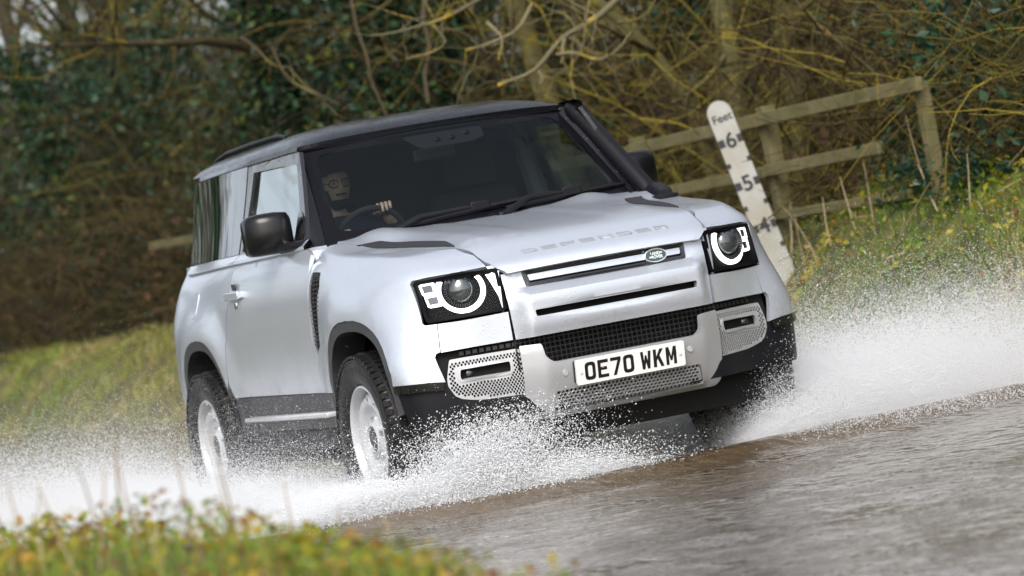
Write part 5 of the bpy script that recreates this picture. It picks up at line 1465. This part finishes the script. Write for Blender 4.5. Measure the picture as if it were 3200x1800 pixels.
bough('leaning_tree', [
    ('trunk', [(1800, 470, 28.4), (1768, 340, 28.4), (1700, 220, 28.3), (1640, 130, 28.2), (1575, 65, 28.1), (1490, 0, 28.0), (1380, -90, 27.8)], .075, .040),
    ('limb', [(1640, 130, 28.2), (1585, 100, 27.6), (1540, 75, 27.2), (1470, 40, 27.0), (1400, 0, 26.8)], .026, .016),
    ('limb', [(1490, 0, 27.0), (1468, 60, 26.8), (1466, 120, 26.7), (1440, 170, 26.6), (1395, 190, 26.5)], .016, .006),
    ('limb', [(1560, 60, 27.0), (1610, 45, 26.8), (1640, 10, 26.8), (1650, -40, 26.8)], .014, .008)], 'olivebark',
    'bare trunk leaning left above the car roof', 'tree')
bough('lichen_bough', [
    ('limb', [(1700, -60, 26.4), (1560, -5, 26.3), (1500, 45, 26.2), (1420, 95, 26.1), (1388, 130, 26.0), (1350, 170, 26.0), (1300, 195, 26.0), (1255, 222, 26.0)], .030, .013),
    ('limb', [(1410, 105, 26.1), (1418, 140, 26.0), (1412, 155, 26.0)], .014, .009), ('limb', [(1350, 170, 26.0), (1360, 195, 26.0), (1352, 210, 26.0)], .014, .008),
    ('limb', [(1400, 130, 26.0), (1450, 130, 25.9), (1500, 150, 25.8), (1560, 120, 25.8), (1590, 80, 25.8)], .012, .006),
    ('limb', [(1240, -20, 26.5), (1160, 20, 26.4), (1090, 55, 26.3), (1010, 75, 26.2), (930, 85, 26.2)], .017, .007),
    ('limb', [(1090, 55, 26.3), (1120, 100, 26.3), (1080, 130, 26.3), (1020, 150, 26.3)], .009, .004),
    ('limb', [(1230, 50, 26.3), (1260, 110, 26.2), (1250, 150, 26.2)], .016, .007), ('limb', [(1340, 10, 26.3), (1300, 70, 26.2), (1230, 105, 26.1), (1170, 125, 26.1)], .014, .006)], 'lichenbark',
    'drooping bough crusted with bright yellow lichen above the car', 'bough')
bough('fallen_bough', [
    ('limb', [(2200, 235, 24.5), (2290, 222, 24.4), (2380, 198, 24.3), (2470, 205, 24.2), (2560, 190, 24.1), (2680, 160, 24.0)], .034, .045),
    ('limb', [(2300, 220, 24.4), (2360, 225, 24.2), (2440, 235, 24.1)], .014, .006), ('limb', [(2250, 225, 24.4), (2160, 150, 24.5), (2060, 60, 24.6)], .012, .005)], 'lichenbark',
    'low mossy bough crossing at the end of the fence', 'bough')
M['moss'] = pmat('moss', (.14, .19, .02), .9, bump=.8, bscale=60, col2=(.07, .10, .015), vscale=20)
bpy.data.objects['fallen_bough'].children[0].data.materials[0] = M['moss']
for k, (pts, r) in enumerate([([(880, -20), (905, 90), (925, 150), (930, 190), (962, 260), (985, 330)], .017), ([(1075, -20), (1062, 50), (1080, 120), (1068, 180), (1078, 260)], .027), ([(690, 110), (718, 190), (745, 212), (790, 232), (850, 290)], .016),
                              ([(600, 90), (640, 120), (690, 170), (725, 170), (770, 215), (860, 262)], .012), ([(2475, 80), (2490, 150), (2500, 210)], .03), ([(2400, 0), (2420, 90), (2470, 170)], .02)]):
    bough('wood_stem', [('limb', [(u, v, 29 - (k % 3)) for u, v in pts], r, r * .6)], 'bark',
          ['pale curved stem over the rear of the roof', 'upright grey-green trunk over the middle of the roof', 'pale crooked branch above the roof aerial', 'thin yellowish branch above the roof rail',
           'short broken stump upright at the top right', 'thin dark stem slanting at the top right'][k], 'tree stem')

# dry stalks on the right-hand bank and on the foreground verge
g = np.random.default_rng(31)
def stalk(P0, d, L, r, label, group, name='dry_stalk'):
    p = wander(np.array([P0]), np.array([d]), np.array([L]), 7, .05, g); v, f = tubes(p - np.array(P0), np.linspace(r, r * .45, 7)[None], 5)
    o = link(name, fast_mesh(name, v, f, M['straw'], True, np.full(len(f), g.random()))); o.location = tuple(P0); tag(o, label, 'stalk', group); return o
for k in range(26):
    x = g.uniform(-7, 1.5); y = g.uniform(3.5, 4.9); z = float(G(x, y)) + .05
    stalk((x, y, z), (g.normal(0, .5), g.normal(.55, .4), g.uniform(-.05, .35)), g.uniform(.5, 1.3), g.uniform(.004, .009), 'dry straw-coloured stalk lying across the right-hand bank', 'dry stalks on the right-hand bank')
for k in range(9):
    x = -6.4 + k * .32 + g.uniform(-.1, .1); y = 4.25 + g.uniform(-.2, .1); z = float(G(x, y))
    stalk((x, y, z), (g.normal(0, .12), g.normal(0, .1), 1), g.uniform(.3, .6), .006, 'upright dead stalk at the foot of the fence', 'dead stalks at the foot of the fence')
VS = [((290, 1290), 240, 8.4), ((335, 1290), 130, 8.2), ((480, 1290), 190, 8.6), ((590, 1300), 240, 8.6), ((565, 1300), 110, 8.5), ((60, 1330), 120, 8.0), ((90, 1340), 100, 8.1), ((175, 1310), 110, 8.0), ((25, 1350), 90, 8.0),
      ((225, 1300), 130, 8.1), ((755, 1320), 120, 8.5), ((900, 1345), 60, 8.6), ((1010, 1370), 90, 8.6), ((1130, 1400), 70, 8.6), ((820, 1330), 60, 8.5), ((250, 1220), 70, 8.0)]
for k, ((u, v), h, d) in enumerate(VS):
    P = at_depth(u, v, d); P[2] = float(G(P[0], P[1])); L = h * _DS / CAM_F * d + max(0, at_depth(u, v, d)[2] - P[2])
    stalk(tuple(P), (g.normal(0, .14), g.normal(0, .14), 1), L, .0035, 'thin dead stem standing on the foreground verge', 'dead stems on the foreground verge', 'dead_stem')

# labels for look-alikes: told apart by their order along the picture, left to right
def numbered(objs, what, tail):
    def px(o):
        q = np.array(_R) @ (np.array(o.location) - _CM); return q[0] / q[2]
    W = ['first', 'second', 'third', 'fourth', 'fifth', 'sixth', 'seventh', 'eighth', 'ninth', 'tenth', 'eleventh', 'twelfth', 'thirteenth', 'fourteenth', 'fifteenth', 'sixteenth', 'seventeenth', 'eighteenth',
         'nineteenth', 'twentieth', 'twenty-first', 'twenty-second', 'twenty-third', 'twenty-fourth', 'twenty-fifth', 'twenty-sixth', 'twenty-seventh', 'twenty-eighth']
    objs = sorted(objs, key=px)
    for i, o in enumerate(objs): o['label'] = ('leftmost' if i == 0 else 'rightmost' if i == len(objs) - 1 else W[i] + ' from the left,') + ' ' + what + ' ' + tail if False else what + ' ' + tail + ', ' + ('leftmost of them' if i == 0 else 'rightmost of them' if i == len(objs) - 1 else W[i] + ' from the left')
for grp, what, tail in (('ivy-wrapped trees in the wood', 'ivy-wrapped bare tree', 'in the dark wood'), ('thick ivy-smothered trees in the wood', 'thick trunk smothered in ivy', 'in the wood'), ('bent trees in the wood', 'bent bare tree', 'in the wood'),
                        ('slim olive trees in the wood', 'slim olive-barked tree', 'behind the fence'), ('leaning saplings in the wood', 'leaning bare sapling', 'behind the fence'), ('dry stalks on the right-hand bank', 'straw-coloured stalk', 'lying on the right-hand bank'),
                        ('dead stems on the foreground verge', 'thin dead stem', 'on the foreground verge'), ('dead stalks at the foot of the fence', 'upright dead stalk', 'at the foot of the fence')):
    numbered([o for o in bpy.data.objects if o.get('group') == grp], what, tail)
# ------------------------------------------------------------------ spray thrown up by the wheels
def water_mat(name, alb=.88, tr=.35):
    m = bpy.data.materials.new(name); m.use_nodes = True; nt = m.node_tree; nt.nodes.clear(); L = nt.links
    out = nt.nodes.new('ShaderNodeOutputMaterial'); d = nt.nodes.new('ShaderNodeBsdfDiffuse'); t = nt.nodes.new('ShaderNodeBsdfTranslucent'); gl = nt.nodes.new('ShaderNodeBsdfGlossy')
    for s in (d, t): s.inputs[0].default_value = (alb * .965, alb * .98, alb, 1)
    gl.inputs['Roughness'].default_value = .15; mx = nt.nodes.new('ShaderNodeMixShader'); mx.inputs[0].default_value = tr
    m2 = nt.nodes.new('ShaderNodeMixShader'); m2.inputs[0].default_value = .06
    L.new(d.outputs[0], mx.inputs[1]); L.new(t.outputs[0], mx.inputs[2]); L.new(mx.outputs[0], m2.inputs[1]); L.new(gl.outputs[0], m2.inputs[2]); L.new(m2.outputs[0], out.inputs[0])
    return m
M['spray'] = water_mat('spray_water')
def cloud(name, P, r, label, vel=None, stretch=None, mat=None):
    """droplets at P with radius r; stretched along vel when given"""
    me = bpy.data.meshes.new(name); me.vertices.add(len(P)); me.vertices.foreach_set('co', np.asarray(P, np.float32).ravel())
    a = me.attributes.new('rad', 'FLOAT', 'POINT'); a.data.foreach_set('value', np.asarray(r, np.float32))
    if vel is not None:
        d = vel / (np.linalg.norm(vel, axis=1, keepdims=True) + 1e-9)
        e = np.stack([np.zeros(len(d)), np.arccos(np.clip(d[:, 2], -1, 1)), np.arctan2(d[:, 1], d[:, 0])], 1)
        a = me.attributes.new('rot', 'FLOAT_VECTOR', 'POINT'); a.data.foreach_set('vector', e.astype(np.float32).ravel())
        s = np.stack([r, r, r * stretch], 1); a = me.attributes.new('scl', 'FLOAT_VECTOR', 'POINT'); a.data.foreach_set('vector', s.astype(np.float32).ravel())
    me.materials.append(mat or M['spray']); o = link(name, me, kind='stuff'); tag(o, label, 'water spray')
    ng = bpy.data.node_groups.new(name, 'GeometryNodeTree'); N = ng.nodes; L = ng.links
    ng.interface.new_socket('Geometry', in_out='INPUT', socket_type='NodeSocketGeometry'); ng.interface.new_socket('Geometry', in_out='OUTPUT', socket_type='NodeSocketGeometry')
    gi = N.new('NodeGroupInput'); go = N.new('NodeGroupOutput'); sm_ = N.new('GeometryNodeSetMaterial'); sm_.inputs['Material'].default_value = mat or M['spray']
    def attr(n, ty):
        q = N.new('GeometryNodeInputNamedAttribute'); q.data_type = ty; q.inputs['Name'].default_value = n; return q.outputs[0]
    if vel is None:
        mp = N.new('GeometryNodeMeshToPoints'); L.new(gi.outputs[0], mp.inputs['Mesh']); L.new(attr('rad', 'FLOAT'), mp.inputs['Radius']); L.new(mp.outputs[0], sm_.inputs[0])
    else:
        ip = N.new('GeometryNodeInstanceOnPoints'); ic = N.new('GeometryNodeMeshIcoSphere'); ic.inputs['Radius'].default_value = 1; ic.inputs['Subdivisions'].default_value = 1
        L.new(gi.outputs[0], ip.inputs['Points']); L.new(ic.outputs[0], sm_.inputs[0]); L.new(sm_.outputs[0], ip.inputs['Instance'])
        L.new(attr('rot', 'FLOAT_VECTOR'), ip.inputs['Rotation']); L.new(attr('scl', 'FLOAT_VECTOR'), ip.inputs['Scale'])
    L.new((sm_ if vel is None else ip).outputs[0], go.inputs[0])
    md = o.modifiers.new('droplets', 'NODES'); md.node_group = ng
    return o
gs = np.random.default_rng(77)
def sheet(n, sg, x0, vy, vz, tmax, vx, seed, spread=1.0, ray=46, low=1.0, y0=.93):
    """water sheet leaving a wheel sideways: returns positions and velocities. Rays give it its streaky, lumpy edge"""
    g = np.random.default_rng(seed)
    k = g.integers(0, ray, n); rv = g.random((ray, 3))
    t = tmax * g.random(n) ** .75
    a = np.clip(rv[k, 0] + g.normal(0, .10, n), 0, 1.2); b_ = np.clip(rv[k, 1] + g.normal(0, .16, n), -.1, 1.25); c = rv[k, 2]
    VY = vy[0] + (vy[1] - vy[0]) * a; VZ = (vz[0] + (vz[1] - vz[0]) * b_ * (.55 + .45 * c)) * (.25 + .75 * g.random(n) ** low); VX = -(vx[0] + (vx[1] - vx[0]) * g.random(n))
    xs = g.uniform(*x0, n)
    P = np.stack([xs + VX * t, sg * (y0 + VY * t), .05 + VZ * t - 4.9 * t * t], 1) + g.normal(0, .018, (n, 3)) * spread * (1 + 3 * t[:, None])
    Vv = np.stack([VX, sg * VY, VZ - 9.8 * t], 1); ok = P[:, 2] > .03
    return P[ok], Vv[ok]
def rad(n, lo, hi, seed, p=2.2): return lo + (hi - lo) * np.random.default_rng(seed).random(n) ** p
# car's right (viewer's left): low, wide fan from the front wheel, another from the rear wheel
A, Av = sheet(2000000, -1, (-.75, .12), (.2, 7.5), (.6, 3.15), .48, (.6, 11.), 1, low=.6)
B, Bv = sheet(1100000, -1, (-3.1, -2.5), (.2, 6.5), (.8, 3.6), .48, (.6, 11.), 2, low=.6)
E0, E0v = sheet(800000, -1, (-.05, .80), (.1, 5.5), (.5, 2.1), .40, (-.3, 9.), 26, low=.6)
P = np.concatenate([A, B, E0]); cloud('water_spray', P, rad(len(P), .0006, .0023, 3, 2.6), 'dense white sheet of spray thrown out to the left of the car')
# car's left: taller fan
A, Av = sheet(2000000, 1, (-.35, .60), (.3, 9.0), (.9, 3.6), .48, (.3, 8.), 4, low=.6)
B, Bv = sheet(170000, 1, (-.35, .50), (.2, 6.0), (2.2, 4.4), .46, (.3, 7.), 20, 1.5, 70)
gq = np.random.default_rng(22); cloud('spray_veil', B, rad(len(B), .0004, .0012, 23), 'sheer veil of fine drops above the spray beside the gauge board', Bv + gq.normal(0, .25, Bv.shape), gq.uniform(3, 8, len(B)))
cloud('water_spray', A, rad(len(A), .0006, .0023, 5, 2.6), 'tall white fan of spray thrown out to the right of the car')
# breaking bow wave ahead of the front wheel and bumper
def bow(n, seed, y0, y1, h, vx, vyc, thick):
    g = np.random.default_rng(seed); y = g.uniform(y0, y1, n); fr_ = 1.02 - .22 * np.abs(y + .2) ** .9
    t = g.random(n) ** .8 * .26; lump = .5 + vnoise(y, y * 0 + 3, 6., 2) + .5 * vnoise(y, y * 0 + 1, 17., 3); vz = h * np.clip(lump, .1, 1.3) * g.random(n) ** .6 * (1 - .40 * sm(-.85, -1.25, y)) * (1 - .80 * sm(-.60, -.12, y))
    P = np.stack([fr_ - g.random(n) ** 1.5 * thick + vx * t * g.random(n), y + vyc * t * g.normal(.6, .5, n), .03 + vz * t * 4 - 4.9 * t * t * 1.0], 1) + g.normal(0, .012, (n, 3))
    V = np.stack([vx * np.ones(n), vyc * g.normal(.6, .5, n), vz * 4 - 9.8 * t], 1); ok = P[:, 2] > .03; return P[ok], V[ok]
A, Av = bow(1250000, 6, -1.9, -.05, .86, .5, 1.8, .95)
B, Bv = bow(60000, 7, -.4, 1.0, .14, .2, .2, .35)
D, Dv = bow(420000, 8, .75, 2.6, .40, .3, .8, .8)
P = np.concatenate([A, B, D]); cloud('bow_wave', P, rad(len(P), .0008, .0034, 9, 2.6), 'foaming bow wave bursting ahead of the front bumper')
# water flung forward and outward past the front of the left tyre
A, Av = sheet(700000, 1, (.30, .85), (.4, 6.0), (.5, 3.7), .40, (-1.2, 4.0), 24, 1.2, 50, .8, .62)
cloud('water_spray', A, rad(len(A), .0006, .0024, 25, 2.6), 'rising burst of spray hiding the far front tyre')
# separate drops and filaments flying clear
A, Av = sheet(8000, 1, (-.3, .7), (.3, 6.0), (2.0, 4.6), .42, (.0, 6.), 10, 2.5, 90)
B, Bv = sheet(9000, -1, (-.3, .8), (.0, 4.0), (1.2, 3.6), .40, (.0, 6.), 11, 3.0, 90)
D, Dv = bow(9000, 12, -1.3, .15, 1.0, .9, 2.2, .5)
E_, Ev = bow(3500, 15, .5, 1.6, .9, .4, .6, .6)
P = np.concatenate([A, B, D, E_]); Vv = np.concatenate([Av, Bv, Dv, Ev]); n = len(P); gg = np.random.default_rng(14)
cloud('flying_drops', P, rad(n, .0006, .0019, 13, 2.0), 'scattered bright drops flying around the front of the car', Vv + gg.normal(0, .6, (n, 3)), gg.uniform(2.0, 7.0, n))
# fine mist hanging along the sills and behind the wheels
gm = np.random.default_rng(18); n = 260000
x = gm.uniform(-4.5, .4, n); y = -(.95 + np.abs(gm.normal(0, .5, n))); z = .05 + np.abs(gm.normal(0, .22, n)) * (1 + .5 * sm(-1, -4, x))
n2 = 420000; x2 = gm.uniform(-6.5, .2, n2); y2 = 1.0 + np.abs(gm.normal(0, .9, n2)); z2 = .05 + np.abs(gm.normal(0, .34, n2))
n3 = 320000; x3 = gm.uniform(-3.0, .45, n3); y3 = gm.uniform(-.9, .9, n3); z3 = .05 + np.abs(gm.normal(0, .11, n3))
n4 = 160000; x4 = gm.uniform(-9, -3.2, n4); y4 = gm.normal(-1.2, 1.0, n4); z4 = .05 + np.abs(gm.normal(0, .35, n4))
P = np.stack([np.concatenate(q) for q in ((x, x2, x3, x4), (y, y2, y3, y4), (z, z2, z3, z4))], 1)
cloud('spray_mist', P, rad(len(P), .0004, .0010, 19), 'fine mist of water hanging low around the car')
# ------------------------------------------------------------------ the driver
M['skin'] = pmat('skin', (.52, .33, .25), .5, var=.12, vscale=30)
M['jumper'] = pmat('navy_jumper', (.012, .02, .05), .85, bump=.3, bscale=250)
M['hair'] = pmat('dark_hair', (.016, .013, .011), .7, bump=.5, bscale=300)
M['eye'] = pmat('eye', (.55, .53, .5), .2); M['pupil'] = pmat('pupil', (.01, .008, .006), .15)
M['glasses'] = pmat('spectacle_frame', (.008, .008, .009), .3)
M['lips'] = pmat('lips', (.30, .13, .11), .5)
driver = empty('person', 'driver in glasses and dark jumper with a hand on the steering wheel', 'person', (-1.45, -.40, .97))
DO = np.array([-1.45, -.40, .97])
def skin_mesh(verts, edges, root=0, sub=2):
    me = bpy.data.meshes.new('tmp'); me.from_pydata([v[0] for v in verts], edges, []); o = bpy.data.objects.new('tmp', me); COL.objects.link(o)
    m = o.modifiers.new('s', 'SKIN'); m.use_smooth_shade = True
    for i, v in enumerate(verts):
        sv = me.skin_vertices[0].data[i]; r = v[1]; sv.radius = r if hasattr(r, '__len__') else (r, r); sv.use_root = (i == root)
    s = o.modifiers.new('d', 'SUBSURF'); s.levels = sub; s.render_levels = sub
    dg = bpy.context.evaluated_depsgraph_get(); dg.update(); ev = o.evaluated_get(dg); r = bpy.data.meshes.new_from_object(ev)
    V = [tuple(v.co) for v in r.vertices]; F = [tuple(p.vertices) for p in r.polygons]
    bpy.data.objects.remove(o); bpy.data.meshes.remove(r); bpy.data.meshes.remove(me); return V, F
sk_v = [((-1.56, -.40, .98), (.17, .13)), ((-1.62, -.40, 1.12), (.155, .115)), ((-1.65, -.40, 1.26), (.17, .115)), ((-1.65, -.40, 1.37), (.12, .09)), ((-1.625, -.40, 1.445), (.058, .058)), ((-1.60, -.40, 1.50), (.055, .055)),
        ((-1.65, -.205, 1.345), (.068, .068)), ((-1.45, -.13, 1.17), (.05, .05)), ((-1.30, -.20, 1.29), (.040, .042)), ((-1.20, -.285, 1.40), (.028, .030)),
        ((-1.65, -.595, 1.345), (.068, .068)), ((-1.44, -.665, 1.15), (.05, .05)), ((-1.29, -.625, 1.22), (.040, .042)), ((-1.19, -.565, 1.29), (.028, .030)),
        ((-1.40, -.29, .98), (.095, .095)), ((-1.02, -.26, 1.03), (.07, .07)), ((-.82, -.27, .66), (.045, .045)), ((-1.40, -.51, .98), (.095, .095)), ((-1.02, -.54, 1.03), (.07, .07)), ((-.80, -.52, .66), (.045, .045))]
sk_e = [(0, 1), (1, 2), (2, 3), (3, 4), (4, 5), (3, 6), (6, 7), (7, 8), (8, 9), (3, 10), (10, 11), (11, 12), (12, 13), (0, 14), (14, 15), (15, 16), (0, 17), (17, 18), (18, 19)]
Vb, Fb = skin_mesh(sk_v, sk_e)
mat_b = [1] * len(Fb)
for i, f in enumerate(Fb):
    c = np.mean([Vb[k] for k in f], 0)
    if c[2] > 1.435 or (c[0] > -1.215 and c[2] > 1.2 and c[1] > -.7): mat_b[i] = 0
allV = list(Vb); allF = list(Fb); allM = list(mat_b)
def join(V, F, m):
    b = len(allV); allV.extend(V); allF.extend([tuple(i + b for i in f) for f in F]); allM.extend([m] * len(F))
# head
HC_ = np.array([-1.575, -.40, 1.585])
def head_pt(d):
    x, y, z = d[..., 0], d[..., 1], d[..., 2]
    jaw = np.clip(-z, 0, 1); r = np.stack([x * .098, y * (.077 - .020 * jaw ** 1.4), z * .122], -1)
    fr = np.clip(x, 0, 1)
    r[..., 0] += .012 * jaw * fr - .010 * jaw * np.clip(-x, 0, 1) * 2
    bump = lambda y0, z0, sy, sz: np.exp(-((y - y0) / sy) ** 2 - ((z - z0) / sz) ** 2) * (x > 0)
    r[..., 0] += .026 * bump(0, -.12, .13, .16) + .013 * bump(0, .06, .10, .16)          # nose
    r[..., 0] += .006 * bump(0, .26, .5, .10) - .010 * (bump(.38, .10, .2, .12) + bump(-.38, .10, .2, .12))      # brow and sockets
    r[..., 0] += .008 * bump(0, -.48, .25, .10) + .010 * bump(0, -.80, .25, .14)        # lips, chin
    r[..., 1] += np.sign(y) * .012 * np.exp(-((x + .05) / .14) ** 2 - ((z + .02) / .24) ** 2) * (np.abs(y) > .6)    # ears
    return HC_ + r
def sph(nu, nv):
    th = np.linspace(0, np.pi, nv); ph = np.linspace(0, 2 * np.pi, nu, endpoint=False); T, Pp = np.meshgrid(th, ph, indexing='ij')
    D = np.stack([np.sin(T) * np.cos(Pp), np.sin(T) * np.sin(Pp), np.cos(T)], -1); F = []
    for i in range(nv - 1):
        for j in range(nu): F.append((i * nu + j, (i + 1) * nu + j, (i + 1) * nu + (j + 1) % nu, i * nu + (j + 1) % nu))
    return D.reshape(-1, 3), F
D_, FD = sph(44, 36); Vh = head_pt(D_); join(Vh.tolist(), FD, 0)
# hands: palm and five fingers closing round the rim
def hand(wr, kn, curl_dir, side):
    wr = np.array(wr); kn = np.array(kn); ax = kn - wr; ax /= np.linalg.norm(ax); cd = np.array(curl_dir, float); cd -= ax * (cd @ ax); cd /= np.linalg.norm(cd); sd = np.cross(ax, cd) * side
    V = [(tuple(wr), (.027, .022)), (tuple(wr + ax * .045), (.038, .017)), (tuple(kn), (.040, .015))]; join(*skin_mesh(V, [(0, 1), (1, 2)], 0, 2), 0)
    for k, (o, L) in enumerate(((-.030, .074), (-.010, .084), (.010, .079), (.029, .062))):
        p0 = kn + sd * o - ax * .012; p1 = p0 + ax * L * .42 + cd * L * .12; p2 = p1 + ax * L * .12 + cd * L * .40; p3 = p2 - ax * L * .18 + cd * L * .22
        join(*skin_mesh([(tuple(p0), (.0098,) * 2), (tuple(p1), (.0092,) * 2), (tuple(p2), (.0085,) * 2), (tuple(p3), (.0072,) * 2)], [(0, 1), (1, 2), (2, 3)], 0, 2), 0)
    t0 = wr + ax * .028 - sd * .024 + cd * .006; t1 = t0 + ax * .026 - sd * .024 + cd * .014; t2 = t1 + ax * .026 - sd * .006 + cd * .016; t3 = t2 + ax * .02 + sd * .004 + cd * .010
    join(*skin_mesh([(tuple(t0), (.013,) * 2), (tuple(t1), (.0115,) * 2), (tuple(t2), (.0098,) * 2), (tuple(t3), (.008,) * 2)], [(0, 1), (1, 2), (2, 3)], 0, 2), 0)
hand((-1.20, -.285, 1.40), (-1.125, -.315, 1.452), (.45, -.1, -.9), 1)
hand((-1.19, -.565, 1.29), (-1.115, -.555, 1.345), (.45, .2, -.9), -1)
me = bpy.data.meshes.new('body'); me.from_pydata([tuple(np.array(v) - DO) for v in allV], [], allF); me.update(); me.shade_smooth()
me.materials.append(M['skin']); me.materials.append(M['jumper']); me.polygons.foreach_set('material_index', allM)
link('body', me, driver)
def dpart(V, F, name, mat): return mesh_obj(name, np.asarray(V) - DO, F, mat, driver, True, 180)
# hair cap and beard follow the head
def shell(sel, off, name, mat):
    keep = [f for f in FD if sel(D_[list(f)].mean(0))]; ids = sorted({i for f in keep for i in f}); mp = {a: k for k, a in enumerate(ids)}
    dpart(Vh[ids] + D_[ids] * off, [tuple(mp[i] for i in f) for f in keep], name, mat)
shell(lambda d: d[2] > .52 - .15 * abs(d[1]) or (d[0] < -.05 and d[2] > -.35) or (d[0] < .18 and d[2] > .1 and abs(d[1]) > .5), .012, 'hair', M['hair'])
shell(lambda d: d[0] > .05 and ((d[2] < -.58) or (-.37 < d[2] < -.27 and abs(d[1]) < .34) or (abs(d[1]) > .55 and d[2] < -.1 and d[0] < .6)) and d[2] > -.93, .004, 'beard', M['hair'])
mb = MB()
for sy in (-1, 1):
    c = head_pt(np.array([.90, sy * .38, .10])); e = MB(); e.lathe([(.0001, -.012), (.008, -.008), (.012, 0), (.008, .008), (.0001, .012)], c + np.array([-.006, 0, 0]), 'x', 12); dpart(e.V, e.F, 'eye', M['eye'])
    e = MB(); e.lathe([(.0055, 0), (.0001, .001)], c + np.array([.0065, .001, 0]), 'x', 10); dpart(e.V, e.F, 'pupil', M['pupil'])
    c2 = c + np.array([.022, sy * .002, -.002]); pts = [c2 + np.array([-.006 * abs(math.cos(a)) * (1 if math.cos(a) * sy > 0 else 0), .026 * math.cos(a), .019 * math.sin(a)]) for a in np.linspace(0, 2 * math.pi, 25)]
    mb.tube(pts, .0026, 6); mb.tube([c2 + np.array([-.008, sy * .026, .004]), c2 + np.array([-.05, sy * .050, .008]), c2 + np.array([-.105, sy * .054, .004])], .002, 5)
a = head_pt(np.array([.9, -.38, .10])) + np.array([.024, .024, .004]); b2 = head_pt(np.array([.9, .38, .10])) + np.array([.024, -.024, .004]); mb.tube([a, (a + b2) / 2 + np.array([.004, 0, .004]), b2], .0024, 5)
dpart(mb.V, mb.F, 'glasses', M['glasses'])
mp_ = MB(); q = head_pt(np.array([.86, 0, -.46])); mp_.tube([q + np.array([-.004, -.022, 0]), q + np.array([.004, 0, .002]), q + np.array([-.004, .022, 0])], [.003, .0055, .003], 8, flat=.7); dpart(mp_.V, mp_.F, 'mouth', M['lips'])
